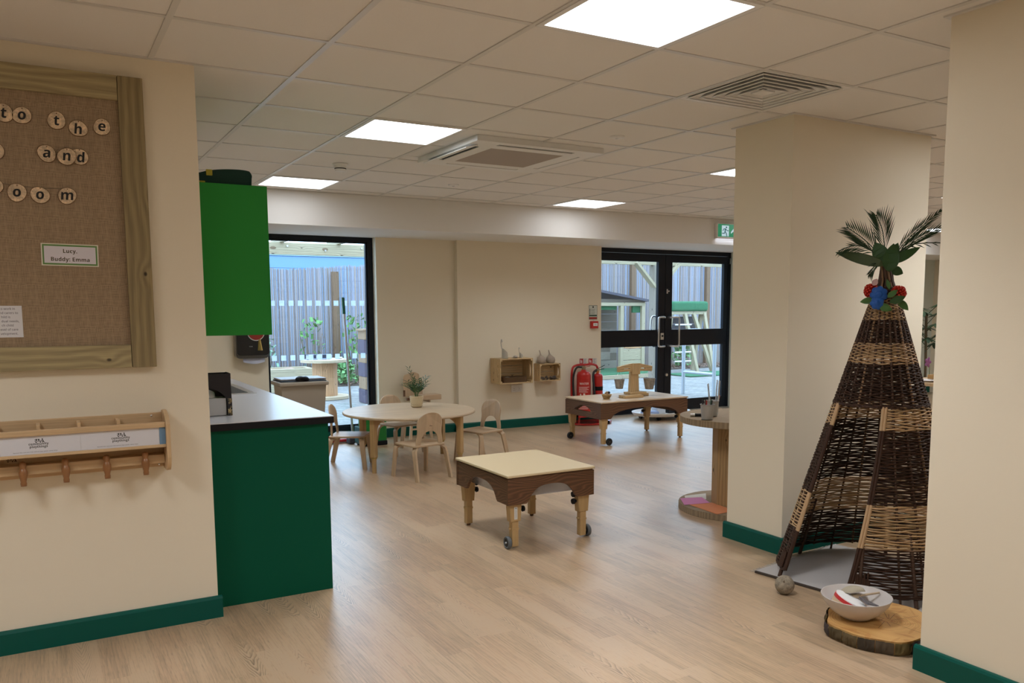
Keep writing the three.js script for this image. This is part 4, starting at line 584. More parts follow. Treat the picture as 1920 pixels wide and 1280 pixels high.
// ================================================================ crates and fittings on the far wall
function crate(label, x0, x1, y0, y1, d, n) {
  const t = thing('wooden_crate', label, 'crate', [0, 0, ZF]), th = 0.011;
  const row = (name, k, mk) => { for (let i = 0; i < k; i++) mk(i / k, (i + 1) / k); };
  row('back', n, (a, b) => part(t, 'back_slat', wbox(x0 + th, x1 - th, lerp(y0, y1, a) + 0.003, lerp(y0, y1, b) - 0.003, 0.002, 0.012, 0.001), M.pine));
  row('top', 2, (a, b) => { part(t, 'top_slat', wbox(x0, x1, y1 - th, y1, lerp(0.002, d, a) + 0.002, lerp(0.002, d, b) - 0.002, 0.001), M.pine); part(t, 'bottom_slat', wbox(x0, x1, y0, y0 + th, lerp(0.002, d, a) + 0.002, lerp(0.002, d, b) - 0.002, 0.001), M.pine); });
  row('side', n, (a, b) => { for (const x of [x0, x1 - th]) { const front = b > 0.99; if (front) { const za = lerp(0.002, d, a) + 0.002, zb = d - 0.002, w = zb - za, q = new THREE.Path(), s = shape([[za, y0 + th], [zb, y0 + th], [zb, y1 - th], [za, y1 - th]]), m = (y0 + y1) / 2, hh = (y1 - y0) * 0.26; q.moveTo(za + w * 0.18, m - hh); q.quadraticCurveTo(za + w * 0.62, m - hh * 0.9, za + w * 0.62, m); q.quadraticCurveTo(za + w * 0.62, m + hh * 0.9, za + w * 0.18, m + hh); s.holes.push(q); part(t, 'side_slat', uvm(ext(s, th, 0.001).rotateY(-Math.PI / 2).translate(x + th / 2, 0, 0), 'y'), M.pine, { label: 'side slat with hand hole' }); } else part(t, 'side_slat', wbox(x, x + th, y0 + th, y1 - th, lerp(0.002, d, a) + 0.002, lerp(0.002, d, b) - 0.002, 0.001, 'y'), M.pine); } });
  for (const x of [x0 + th, x1 - th - 0.016]) for (const y of [y0 + th, y1 - th - 0.02]) part(t, 'corner_block', wbox(x, x + 0.016, y, y + 0.02, 0.012, d - 0.002, 0.001, 'z'), M.pine);
}
crate('larger pine crate fixed to the wall as a shelf, holding a wicker tray', 3.475, 3.915, 0.555, 0.848, 0.25, 3);
crate('smaller pine crate fixed to the wall as a shelf, holding pine cones', 4.07, 4.365, 0.553, 0.765, 0.145, 2);
{
  const wk = mat([0.13, 0.07, 0.03], { roughness: 0.8 }), t = thing('wicker_tray', 'dark wicker tray basket lying in the larger wall crate', 'basket', [3.70, 0.5665, -5.19]); const g = []; for (let i = 0; i < 6; i++) g.push(tube([...Array(28)].map((_, k) => { const a = k / 28 * 6.283, c = Math.cos(a), s = Math.sin(a), q = 1 / Math.pow(Math.pow(Math.abs(c), 5) + Math.pow(Math.abs(s), 5), 0.2); return [(0.155 + 0.004 * (i + k) % 0.008) * q * c, 0.008 + i * 0.010, (0.075 + (k + i) % 2 * 0.003) * q * s]; }), 0.0065, 84, 5, true)); part(t, 'woven_side', merge(g), wk, { kind: 'stuff' }); part(t, 'woven_base', box(-0.15, 0.15, 0.001, 0.008, -0.07, 0.07), wk); part(t, 'liner', box(-0.13, -0.03, 0.03, 0.064, -0.06, 0.05, 0.006).rotateZ(0.12), mat([0.4, 0.4, 0.4], { roughness: 0.6 }));
  const r = rng(31), cm = mat([0.09, 0.065, 0.05], { roughness: 0.8 }); for (let i = 0; i < 5; i++) solo('pine_cone', jitter(new THREE.SphereGeometry(0.024, 16, 12).scale(1.2, 0.75, 0.9), 0.018, 70, i * 3).rotateY(r() * 3), cm, ['small dark pine cone in the smaller wall crate, nearest the larger crate', 'small dark pine cone in the smaller wall crate, second from the larger crate', 'small dark pine cone in the middle of the smaller wall crate', 'small dark pine cone in the smaller wall crate, second from the extinguishers', 'small dark pine cone in the smaller wall crate, nearest the extinguishers'][i], 'pine cone', [4.115 + i * 0.048, 0.585, -5.27 + 0.04 * r()], 0, 'pine cones in the smaller crate');
  // tin scoops on top of the larger crate
  const scoop = (label, x, s, tilt) => { const q = thing('tin_scoop', label, 'scoop', [x, 0.8485, -5.17]); q.scale.setScalar(s); const body = lathe([[0, 0], [0.036, 0], [0.038, 0.005], [0.034, 0.12], [0.0325, 0.12], [0.036, 0.008], [0, 0.006]], 28); const p = body.attributes.position; for (let i = 0; i < p.count; i++) if (p.getY(i) > 0.06) p.setY(i, p.getY(i) - (p.getX(i) + 0.036) * 0.9 * (p.getY(i) - 0.05) / 0.07); body.computeVertexNormals(); part(q, 'cup', body, M.steel); part(q, 'handle', tube([[-0.028, 0.085, 0], [-0.042, 0.13, 0], [-0.052, 0.19, 0.004], [-0.046, 0.225, 0.01], [-0.04, 0.19, 0.012]], 0.0055, 30, 8), M.steel); };
  scoop('tall tin scoop standing on top of the larger wall crate', 3.585, 1, 0); scoop('small tin scoop standing on top of the larger wall crate', 3.80, 0.55, 0);
  const d = thing('tin_dish', 'flat tin dish with spoon on top of the larger wall crate', 'dish', [3.72, 0.8485, -5.16]); part(d, 'dish', lathe([[0, 0.002], [0.02, 0.002], [0.034, 0.012], [0.036, 0.014], [0.03, 0.01], [0, 0.005]], 24), M.steel); part(d, 'spoon', rod([-0.06, 0.004, 0.02], [0.02, 0.016, 0.01], 0.004, 0.003), M.steel); part(d, 'lid', new THREE.SphereGeometry(0.026, 18, 8, 0, 6.3, 0, 1.57).scale(1, 0.7, 1).translate(0, 0.012, 0), mat([0.45, 0.4, 0.36], { roughness: 0.6 }));
  const gm = mat([0.42, 0.34, 0.27], { roughness: 0.8, bumpMap: sc(fineT, 3, 3), bumpScale: 0.002 });
  for (const [x, l] of [[4.135, 'garlic shaped wicker bottle on the smaller wall crate, by the larger crate'], [4.265, 'garlic shaped wicker bottle on the smaller wall crate, by the fire extinguishers']]) { const v = thing('gourd_bottle', l, 'bottle', [x, 0.7655, -5.255]); const g2 = jitter(lathe([[0, 0], [0.035, 0], [0.052, 0.012], [0.058, 0.04], [0.05, 0.066], [0.03, 0.085], [0.014, 0.1], [0.008, 0.12], [0.0065, 0.16], [0, 0.162]], 30), 0.004, 40, x * 9), p = g2.attributes.position; for (let i = 0; i < p.count; i++) { const y = p.getY(i); p.setX(i, p.getX(i) - 0.030 * clamp((y - 0.06) / 0.1)); } g2.computeVertexNormals(); part(v, 'body', g2, gm); part(v, 'wrap_bands', merge([0.02, 0.035, 0.05].map((y) => new THREE.TorusGeometry(0.055 - Math.abs(y - 0.038) * 0.25, 0.0022, 6, 36).rotateX(Math.PI / 2 + 0.25).translate(0, y, 0))), mat([0.36, 0.29, 0.23])); }
}
{ const t = thing('wall_socket', 'white double wall socket half hidden below the larger crate', 'socket', [3.826, 0.472, ZF]); part(t, 'face_plate', box(-0.074, 0.074, -0.043, 0.043, 0.0005, 0.009, 0.003), M.wplast); for (const k of [-1, 1]) { part(t, 'switch', box(k * 0.03 - 0.006, k * 0.03 + 0.006, 0.014, 0.03, 0.009, 0.012, 0.001), M.wplast); part(t, 'pin_holes', merge([box(k * 0.036 - 0.002, k * 0.036 + 0.002, -0.005, 0.004, 0.0088, 0.0095), box(k * 0.036 - 0.013, k * 0.036 - 0.006, -0.022, -0.018, 0.0088, 0.0095), box(k * 0.036 + 0.006, k * 0.036 + 0.013, -0.022, -0.018, 0.0088, 0.0095)]), M.black); } }
{ // fire signs and call point
  const sign = (name, label, x0, x1, y0, y1, w, h, draw) => { const t = thing(name, label, 'sign', [(x0 + x1) / 2, (y0 + y1) / 2, ZF]); const a = (x1 - x0) / 2, b = (y1 - y0) / 2; part(t, 'sign_plate', box(-a, a, -b, b, 0.0005, 0.003), M.wplast); part(t, 'printed_face', new THREE.PlaneGeometry(2 * a, 2 * b).translate(0, 0, 0.0033), mat([0.85, 0.85, 0.85], { roughness: 0.4, map: canvasTex(w, h, draw) })); };
  sign('fire_action_sign', 'white green and red fire action notice on the wall above the call point', 4.872, 4.998, 1.288, 1.464, 192, 272, (g, w, h) => { g.fillStyle = '#dfe3da'; g.fillRect(0, 0, w, h); g.strokeStyle = '#2f4a40'; g.lineWidth = 6; g.strokeRect(3, 3, w - 6, h - 6); g.fillStyle = '#14201c'; g.beginPath(); g.arc(w / 2, 34, 17, 0, 7); g.fill(); for (let i = 0; i < 4; i++) { g.fillStyle = '#1c2a28'; g.fillRect(14, 70 + i * 28, 18, 18); g.fillStyle = '#77827c'; g.fillRect(46, 74 + i * 28, 96 - 12 * (i % 2), 8); } g.fillStyle = '#1d4a3c'; g.fillRect(8, 184, w - 16, 28); g.fillStyle = '#b02a22'; g.fillRect(8, 228, w - 16, 38); });
  const ext2 = (g, w, h) => { g.fillStyle = '#e4ddd6'; g.fillRect(0, 0, w, h); g.fillStyle = '#b3221f'; g.fillRect(4, 4, w * 0.5 - 6, h - 8); g.fillStyle = '#f2e6e2'; g.fillRect(20, 24, 16, 56); g.fillRect(44, 36, 12, 44); g.fillStyle = '#8a8d88'; for (let i = 0; i < 6; i++) g.fillRect(w * 0.58, 12 + i * 18, 46 - (i % 3) * 8, 7); };
  sign('extinguisher_sign', 'small red and white sign above the larger fire extinguisher', 4.732, 4.85, 0.72, 0.802, 160, 112, ext2); sign('extinguisher_sign', 'small red and white sign above the black horned fire extinguisher', 4.866, 4.996, 0.716, 0.799, 160, 112, ext2);
  const t = thing('call_point', 'red fire alarm call point beside the glass doors', 'alarm', [4.94, 1.22, ZF]); part(t, 'housing', box(-0.052, 0.052, -0.046, 0.046, 0.0005, 0.045, 0.006), M.red); part(t, 'press_panel', new THREE.PlaneGeometry(0.066, 0.036).translate(0.004, 0.004, 0.0455), mat([0.85, 0.85, 0.85], { map: canvasTex(128, 72, (g, w, h) => { g.fillStyle = '#f0efec'; g.fillRect(0, 0, w, h); g.fillStyle = '#333'; g.beginPath(); g.arc(64, 36, 9, 0, 7); g.fill(); g.fillRect(20, 33, 30, 6); g.fillRect(78, 33, 30, 6); }) })); part(t, 'key_clip', box(0.0, 0.02, 0.047, 0.058, 0.01, 0.02), M.wplast);
}
{ // extinguishers on a red stand
  const extT = canvasTex(256, 512, (g, w, h) => { g.fillStyle = '#c8302a'; g.fillRect(0, 0, w, h); g.fillStyle = '#f3e2dc'; g.font = 'bold 46px sans-serif'; g.textAlign = 'center'; g.fillText('WATER', w / 2, 74); for (let i = 0; i < 5; i++) g.fillRect(40, 110 + i * 20, 176 - (i * 37) % 60, 7); g.fillRect(60, 220, 22, 44); g.fillRect(112, 214, 30, 50); for (let i = 0; i < 9; i++) { g.fillStyle = i % 2 ? '#d9b7b0' : '#e8cfc8'; g.fillRect(30, 300 + i * 20, 196 - (i * 29) % 50, 9); } });
  const lab = (r, h0, h1, m) => { const g = new THREE.CylinderGeometry(r, r, h1 - h0, 32, 1, true, -1.15, 2.3).translate(0, (h0 + h1) / 2, 0); return [g, m]; };
  const mk = (label, x, z, r, h, big) => { const t = thing('fire_extinguisher', label, 'extinguisher', [x, 0.115, z], -0.5); part(t, 'cylinder', lathe([[0, 0], [r * 0.9, 0], [r, 0.02], [r, h - r * 0.8], [r * 0.86, h - r * 0.35], [r * 0.45, h - 0.02], [r * 0.3, h], [0, h]], 40), M.red); const [g, m] = lab(r + 0.0008, h * 0.08, h * 0.78, mat([0.85, 0.85, 0.85], { roughness: 0.35, map: big ? extT : extT })); if (big) part(t, 'printed_label', g, m); else part(t, 'black_band', new THREE.CylinderGeometry(r + 0.001, r + 0.001, 0.05, 32, 1, true, -1.4, 2.8).translate(0, h * 0.62, 0), M.black);
    part(t, 'valve', merge([cyl(r * 0.3, r * 0.3, 0.035, 16, 0, h, 0), box(-0.02, 0.02, h + 0.02, h + 0.045, -0.02, 0.02)]), mat([0.35, 0.3, 0.2], { roughness: 0.35, metalness: 0.8 })); part(t, 'lever', merge([bar([0, h + 0.03, 0], [0.08, h + 0.045, 0.01], 0.016, 0.006), bar([0, h + 0.045, 0], [0.085, h + 0.09, 0.01], 0.016, 0.006)]), big ? M.red : M.black);
    part(t, 'safety_tag', box(-0.012, 0.012, h - 0.01, h + 0.02, 0.02, 0.024), mat([0.6, 0.16, 0.03]));
    part(t, 'hose', tube(big ? [[-0.02, h + 0.03, 0], [-0.09, h + 0.02, 0], [-r - 0.04, h - 0.1, 0.0], [-r - 0.035, h * 0.45, 0.01], [-r - 0.012, h * 0.12, 0.02]] : [[-0.015, h + 0.03, 0.01], [-r * 0.95, h - 0.02, 0.05], [-r * 0.8, h * 0.6, r + 0.02], [-r * 0.6, h * 0.25, r + 0.025]], big ? 0.0125 : 0.015, 40, 8), M.rubber);
    if (!big) part(t, 'horn', lathe([[0.014, 0.25], [0.018, 0.22], [0.034, 0.02], [0.032, 0.02], [0.016, 0.2]], 20).translate(-r * 0.55, 0, r + 0.02), M.black); part(t, 'service_card', box(-0.03, 0.035, 0.19, 0.245, r + 0.004, r + 0.006), M.paper); };
  mk('larger red water fire extinguisher with printed label on the red stand', 4.685, -5.16, 0.088, 0.56, true); mk('slimmer red fire extinguisher with black horn on the red stand', 4.875, -5.13, 0.064, 0.52, false);
  const t = thing('extinguisher_stand', 'red tubular stand holding both fire extinguishers', 'stand', [4.78, 0, -5.13]); part(t, 'base', lathe([[0, 0.012], [0.24, 0.012], [0.27, 0.026], [0.285, 0.026], [0.28, 0.004], [0.24, 0.0], [0, 0.0]], 48).scale(1, 1, 0.68), M.red); part(t, 'back_hoop', tube([[-0.2, 0.02, -0.13], [-0.2, 0.4, -0.14], [-0.195, 0.66, -0.14], [-0.14, 0.72, -0.14], [0, 0.725, -0.14], [0.14, 0.72, -0.14], [0.19, 0.66, -0.14], [0.195, 0.4, -0.14], [0.195, 0.02, -0.13]], 0.014, 70, 10), M.red); part(t, 'shelf', box(-0.24, 0.18, 0.097, 0.113, -0.13, 0.1, 0.004), M.red); for (const x of [-0.18, 0.12]) part(t, 'shelf_leg', cyl(0.012, 0.012, 0.085, 10, x, 0.014, 0), M.red);
}
{ // exit sign
  const t = thing('exit_sign', 'green and white running man exit sign lit on the bulkhead beside the pillar', 'sign', [6.275, 2.36, -4.399]);
  const tex = canvasTex(512, 240, (g, w, h) => { g.fillStyle = '#00915f'; g.fillRect(0, 0, w, h); g.fillStyle = '#d8f4ff'; g.fillRect(90, 24, 170, 204); g.fillStyle = '#00636f'; const ln = (lw, ...p) => { g.lineWidth = lw; g.lineCap = 'round'; g.lineJoin = 'round'; g.strokeStyle = '#00636f'; g.beginPath(); g.moveTo(p[0], p[1]); for (let i = 2; i < p.length; i += 2) g.lineTo(p[i], p[i + 1]); g.stroke(); }; g.beginPath(); g.arc(200, 58, 17, 0, 7); g.fill(); ln(26, 176, 92, 168, 138); ln(14, 168, 86, 136, 92, 118, 126); ln(14, 186, 92, 214, 118, 250, 120); ln(17, 166, 142, 156, 172, 104, 174); ln(18, 172, 142, 200, 178, 212, 220); g.fillStyle = '#d8f4ff'; g.beginPath(); g.moveTo(400, 44); g.lineTo(490, 140); g.lineTo(490, 176); g.lineTo(426, 128); g.lineTo(426, 222); g.lineTo(374, 222); g.lineTo(374, 128); g.lineTo(310, 176); g.lineTo(310, 140); g.fill(); });
  part(t, 'housing', box(-0.185, 0.185, -0.092, 0.092, 0.0005, 0.045, 0.004), M.wplast); part(t, 'lit_face', new THREE.PlaneGeometry(0.352, 0.152).translate(0, 0.008, 0.0456), mat([0.3, 0.3, 0.3], { map: tex, emissive: new THREE.Color(1, 1, 1), emissiveMap: tex, emissiveIntensity: 0.55, roughness: 0.3 })); part(t, 'lower_diffuser', box(-0.18, 0.18, -0.0955, -0.092, 0.008, 0.04), mat([0.8, 0.8, 0.85], { emissive: new THREE.Color(0.8, 0.85, 1), emissiveIntensity: 1.0 }));
  const L = new THREE.RectAreaLight(new THREE.Color(0.75, 0.85, 1), 3, 0.34, 0.028); L.position.set(0, -0.098, 0.024); L.rotation.x = -Math.PI / 2; L.name = 'sign_glow'; t.add(L);
}
// ================================================================ cable drum table behind the pillar
function drum(name, label, cx, cz, R, h, th, core, woodM, boards, edgeM) {
  const t = thing(name, label, 'table', [cx, 0, cz]);
  for (const [y, nm] of [[0, 'base_board'], [h, 'top_board']]) {
    const w = 2 * R / boards; for (let i = 0; i < boards; i++) { const a = -R + i * w + 0.0015, b = -R + (i + 1) * w - 0.0015, pts = [], pe = []; for (let k = 0; k <= 6; k++) { const z = lerp(a, b, k / 6), x = Math.sqrt(Math.max(0.0004, R * R - z * z)); pts.push([x, z]); pe.unshift([-x, z]); } part(t, nm, uvm(ext(shape([...pts, ...pe]), th, 0.002).rotateX(Math.PI / 2).translate(0, y + th / 2, 0), 'x', [i * 0.37, i * 0.21]), woodM); }
  }
  const n = Math.max(10, Math.round(core * 6.283 / 0.09)); for (let i = 0; i < n; i++) { const a = i / n * 6.283, hw = core * Math.tan(Math.PI / n) - 0.001; part(t, 'core_stave', uvm(box(-hw, hw, th, h, core - 0.018, core, 0.002), 'y', [i * 0.3, i * 0.17]).rotateY(a + 0.2), edgeM); }
  return t;
}
{
  const cx = 3.18, cz = -0.92, top = 0.676;
  drum('cable_drum_table', 'wooden cable drum table half hidden behind the pillar', cx, cz, 0.414, 0.63, 0.045, 0.178, M.spoolWood, 6, mat([0.46, 0.31, 0.16], { roughness: 0.6, map: sc(pineT, 1.2, 4) }));
  const pot = (label, x, z, r, h) => { const t = thing('metal_pot', label, 'pot', [x, top, z]); part(t, 'pot_body', lathe([[0, 0.001], [r * 0.8, 0.001], [r * 0.82, 0.006], [r, h - 0.004], [r * 1.05, h], [r * 1.03, h + 0.003], [r * 0.96, h], [r * 0.79, 0.01], [0, 0.01]], 32), mat([0.42, 0.42, 0.42], { roughness: 0.42, metalness: 0.55 })); part(t, 'rolled_rim', new THREE.TorusGeometry(r * 1.02, 0.003, 8, 36).rotateX(Math.PI / 2).translate(0, h, 0), M.galv); return t; };
  pot('small grey metal pot with dark pens, front edge of the cable drum table', 2.83, -0.865, 0.047, 0.104); pot('grey metal pot with rulers, farther back on the cable drum table', 2.99, -1.0, 0.05, 0.108);
  const stick = (name, label, cat, x, z, lean, L, w, th, m, y = 0.012) => { const o = solo(name, box(-w / 2, w / 2, 0, L, -th / 2, th / 2, Math.min(w, th) * 0.3), m, label, cat, [x, top + y, z]); o.rotation.set(lean[1], 0.5, lean[0]); };
  const penC = [[0.01, 0.09, 0.04], [0.02, 0.02, 0.02], [0.35, 0.02, 0.02], [0.02, 0.02, 0.03], [0.015, 0.03, 0.02]], nm = ['dark green', 'black', 'red', 'thick black', 'short dark'];
  penC.forEach((c, i) => { const a = i * 1.256, o = solo('felt_pen', merge([cyl(0.0052, 0.0052, 0.1, 10), cyl(0.0056, 0.0045, 0.03, 10, 0, 0.095, 0)]), mat(c, { roughness: 0.35 }), nm[i] + ' felt pen standing in the front metal pot', 'pen', [2.83 + 0.018 * Math.cos(a), top + 0.012, -0.865 + 0.018 * Math.sin(a)]); o.rotation.set(0.14 * Math.sin(a), 0, -0.14 * Math.cos(a)); });
  const clear = phys([0.72, 0.76, 0.82], { roughness: 0.2, transmission: 0.35, thickness: 0 });
  stick('ruler', 'clear plastic ruler leaning toward the round table in the rear metal pot', 'ruler', 2.975, -0.99, [0.30, 0], 0.235, 0.026, 0.003, clear); stick('ruler', 'narrow clear ruler standing nearly upright in the rear metal pot', 'ruler', 3.0, -0.975, [-0.12, 0.02], 0.245, 0.022, 0.003, clear); stick('ruler', 'wide clear ruler standing upright in the rear metal pot', 'ruler', 3.012, -0.965, [-0.16, 0], 0.24, 0.03, 0.003, clear);
  stick('pencil', 'dark pencil leaning out of the rear metal pot', 'pencil', 2.97, -0.975, [0.38, 0.1], 0.15, 0.006, 0.006, mat([0.05, 0.04, 0.04])); stick('brush', 'orange handled brush leaning out of the rear metal pot', 'brush', 3.01, -0.985, [-0.62, 0], 0.155, 0.014, 0.008, mat([0.62, 0.13, 0.04], { roughness: 0.4 }));
  const mk = thing('marker_pen', 'fat black marker with silver cap lying on the cable drum table', 'marker', [2.862, top + 0.0115, -1.03], -0.55); part(mk, 'barrel', cyl(0.011, 0.011, 0.085, 16).rotateZ(-Math.PI / 2), M.black); part(mk, 'cap', cyl(0.0115, 0.0115, 0.03, 16).rotateZ(-Math.PI / 2).translate(-0.03, 0, 0), M.steel);
  const sheet = (label, pts, y, c) => { const a = pts.map(([x, z]) => [x, -z]); solo('paper_sheet', ext(shape(a), 0.0012).rotateX(-Math.PI / 2), mat(c, { roughness: 0.75 }), label, 'paper', [0, y, 0], 0, 'paper sheets on the cable drum foot'); };
  sheet('pink paper sheet on the foot of the cable drum', [[2.90, -1.215], [2.79, -1.04], [2.99, -0.995], [3.06, -1.16]], 0.0488, [0.66, 0.24, 0.48]); sheet('orange paper sheet on the foot of the cable drum', [[2.83, -1.03], [2.805, -0.72], [2.985, -0.735], [3.01, -1.0]], 0.0472, [0.68, 0.24, 0.10]); sheet('white paper sheet on the foot of the cable drum, partly under the pink one', [[2.99, -1.27], [2.905, -1.16], [3.05, -1.1], [3.18, -1.25]], 0.0460, [0.66, 0.63, 0.58]);
}

// ================================================================ willow tepee in the corner by the pillar
{
  const CX = 2.70, CZ = 0.605, rad = (h) => 0.512 - 0.30 * h, D = Math.PI / 180, N = 26, DOOR = 0.945;
  const t = thing('willow_tepee', 'tall woven willow tepee striped dark and light beside the pillar', 'tepee', [CX, 0, CZ]);
  const aL = 204 * D, aR = (h) => (157 - 19 * h / DOOR) * D, P = (a, h, o = 0) => V3((rad(h) + o) * Math.cos(a), h, (rad(h) + o) * Math.sin(a));
  const r = rng(77), bands = [[1.375, 1.485, 1], [1.26, 1.375, 0], [1.155, 1.26, 1], [0.945, 1.155, 0], [0.83, 0.945, 1], [0.475, 0.83, 0], [0.27, 0.475, 1], [0.06, 0.27, 0]];
  const stakeC = mat([0.07, 0.034, 0.019], { roughness: 0.7 }), topC = mat([0.26, 0.15, 0.075], { roughness: 0.7 });
  for (let i = 0; i < N; i++) {
    const a = i / N * 2 * Math.PI + 0.07, da = ((a / D) % 360 + 360) % 360, inDoor = da > 140 && da < 203, h0 = inDoor ? DOOR : (i % 4 === 1 ? 0 : 0.05), tw = a + 0.5 * (r() - 0.5);
    const pts = [P(a, h0), P(a, lerp(h0, 1.48, 0.5)), P(a, 1.44), V3(0.034 * Math.cos(tw), 1.57, 0.034 * Math.sin(tw)), V3((0.018 + 0.012 * r()) * Math.cos(tw + 0.5), 1.645 + 0.03 * r(), (0.018 + 0.012 * r()) * Math.sin(tw + 0.5))];
    part(t, 'stake', new THREE.TubeGeometry(new THREE.CatmullRomCurve3(pts, false, 'centripetal'), 20, 0.006, 6), i % 5 === 2 ? topC : stakeC);
  }
  for (const [a, h0] of [[210, 0], [330, 0], [90, 0], [150, 0], [120, 0], [270, 0]]) part(t, 'foot_stake', rod(P(a * D, h0, -0.004).toArray(), P(a * D, 0.35, -0.004).toArray(), 0.0105, 0.009, 8), stakeC);
  for (const [y0, y1, light] of bands) {
    const rods = []; const pitch = 0.0078, n = Math.round((y1 - y0) / pitch), half = N / 2;
    for (let k = 0; k < n; k++) {
      const h = y0 + (k + 0.5) * (y1 - y0) / n, open = h < DOOR, a0 = open ? aL : 0, a1 = open ? aR(h) + 2 * Math.PI : 2 * Math.PI, seg = Math.round((open ? 88 : 104) * (rad(h) < 0.2 ? 0.6 : 1)), pts = [], tilt = 0.006 * (r() - 0.5), amp = Math.min(0.0068, rad(h) * 0.05);
      for (let i = 0; i <= seg; i++) { const a = lerp(a0, a1, i / seg), w = amp * Math.cos(half * (a - 0.07) + k * Math.PI); pts.push(P(a, h + tilt * Math.sin(a * 2 + k) + 0.002 * Math.sin(a * 17 + k * 2.1), w)); }
      const g = new THREE.TubeGeometry(new THREE.CatmullRomCurve3(pts, !open), seg, 0.0037 + 0.0006 * r(), 4, !open), v = 0.72 + 0.5 * r(); rods.push(paint(g, v, v * (0.96 + 0.06 * r()), v * (0.9 + 0.1 * r())));
    }
    part(t, light ? 'light_woven_band' : 'dark_woven_band', merge(rods), light ? M.ltWillow : M.dkWillow, { kind: 'stuff', label: light ? 'pale woven band' : 'dark woven band' });
    if (y1 <= DOOR + 0.001) for (const s of [0, 1]) { const g = []; for (let k = 0; k < 2; k++) g.push(new THREE.TubeGeometry(new THREE.CatmullRomCurve3([0, 0.5, 1].map((q) => { const h = lerp(y0, y1, q); return P((s ? aR(h) : aL) + (s ? -1 : 1) * (-0.006 + 0.013 * k) / rad(h), h, 0.002); })), 6, 0.0085, 7)); part(t, 'door_binding', merge(g.map((q) => paint(q, 1, 1, 1))), light ? M.ltWillow : M.dkWillow, { label: light ? 'pale door edge' : 'dark door edge' }); }
  }
  for (const h of [0.945, 0.06]) part(t, 'plaited_edge', merge([0, 1].map((k) => paint(new THREE.TubeGeometry(new THREE.CatmullRomCurve3([...Array(61)].map((_, i) => { const a = lerp(h > 0.5 ? 0 : aL, h > 0.5 ? 2 * Math.PI : aR(h) + 2 * Math.PI, i / 60); return P(a, h + 0.006 * Math.sin(a * 22 + k * 3.14), 0.004); }), h > 0.5), 120, 0.0055, 5, h > 0.5), 1, 1, 1))), M.dkWillow);
  for (const [a, w] of [[152, 9], [207, 7]]) part(t, 'loose_twigs', merge([...Array(w)].map((_, i) => paint(rod(P((a - (a > 180 ? -1 : 1) * i * 0.9) * D, 0.07, 0.012).toArray(), P((a - (a > 180 ? -1 : 1) * i * 0.9) * D, 0.15 + 0.02 * Math.sin(i * 3), 0.012).toArray(), 0.0045, 0.004, 5), 1.2, 1.2, 1.2))), M.dkWillow, { kind: 'stuff' });
  part(t, 'neck_binding', merge([0, 1, 2, 3, 4].map((k) => paint(new THREE.TorusGeometry(rad(1.49) + 0.008 - k * 0.006, 0.0055, 6, 40).rotateX(Math.PI / 2).translate(0, 1.49 + k * 0.012, 0), 1, 1, 1))), M.dkWillow);

  // spray of palm fronds and big leaves stuck in the top
  const right = V3(0.6, 0, 0.8), near = V3(-0.8, 0, 0.6), top = V3(CX, 1.665, CZ), W = (a, b, c = 0) => top.clone().addScaledVector(right, a).add(V3(0, b, 0)).addScaledVector(near, c);
  const spray = thing('palm_spray', 'spray of artificial palm fronds and broad leaves in the top of the tepee', 'leaves', [0, 0, 0]);
  const frond = (pts, n, len, m, droop = 0.0, spread = 0.42) => { const c = new THREE.CatmullRomCurve3(pts.map((q) => W(...q))), g = [new THREE.TubeGeometry(c, 24, 0.0026, 5)], pl = V3().crossVectors(c.getPoint(1).clone().sub(c.getPoint(0)), near).normalize(); for (let i = 0; i < n; i++) for (const s of [-1, 1]) { const q = 0.22 + 0.78 * i / n, p0 = c.getPoint(q), d = c.getTangent(q), side = pl.clone().multiplyScalar(s), L = len * Math.sin(Math.PI * (0.22 + 0.72 * q)) * (0.85 + 0.3 * r()), tip = p0.clone().addScaledVector(d, L * 0.9).addScaledVector(side, L * spread).addScaledVector(near, (r() - 0.5) * 0.04).add(V3(0, -droop * L, 0)), mid = p0.clone().lerp(tip, 0.45).addScaledVector(d, 0.004), w = d.clone().cross(tip.clone().sub(p0).normalize()).cross(tip.clone().sub(p0).normalize()).normalize().multiplyScalar(0.0036), f = near.clone().multiplyScalar(0.0025); const a = mid.clone().add(w), b = mid.clone().sub(w), k = mid.clone().add(f); const v = new THREE.BufferGeometry().setFromPoints([p0, a, k, k, a, tip, p0, k, b, k, tip, b]); v.computeVertexNormals(); g.push(v); } part(spray, 'palm_frond', merge(g), m); };
  frond([[-0.01, 0, 0], [-0.06, 0.07, 0.02], [-0.12, 0.13, 0.03], [-0.20, 0.19, 0.03]], 13, 0.15, M.leafDark); frond([[0, 0, -0.01], [-0.015, 0.1, -0.02], [-0.03, 0.18, -0.02], [-0.06, 0.25, -0.01]], 13, 0.15, M.leafDark); frond([[-0.02, 0, 0.02], [-0.09, 0.075, 0.05], [-0.16, 0.09, 0.06], [-0.235, 0.065, 0.06]], 11, 0.085, M.leafDark, 0.3);
  frond([[0.01, 0, 0], [0.07, 0.09, 0], [0.14, 0.165, 0.01], [0.245, 0.26, 0.01]], 12, 0.12, M.leafDark, 0, 0.24); frond([[0.01, 0.0, 0.02], [0.08, 0.07, 0.03], [0.16, 0.125, 0.03], [0.28, 0.185, 0.03]], 12, 0.12, M.leafDark, 0, 0.24); frond([[0.01, 0.0, -0.02], [0.09, 0.085, -0.03], [0.18, 0.10, -0.03], [0.30, 0.095, -0.02]], 6, 0.05, M.leafDark, 0.2); frond([[-0.01, 0.0, 0.02], [-0.04, -0.0, 0.04], [-0.06, -0.02, 0.05], [-0.085, -0.055, 0.05]], 9, 0.055, M.leafDark, 0.5);
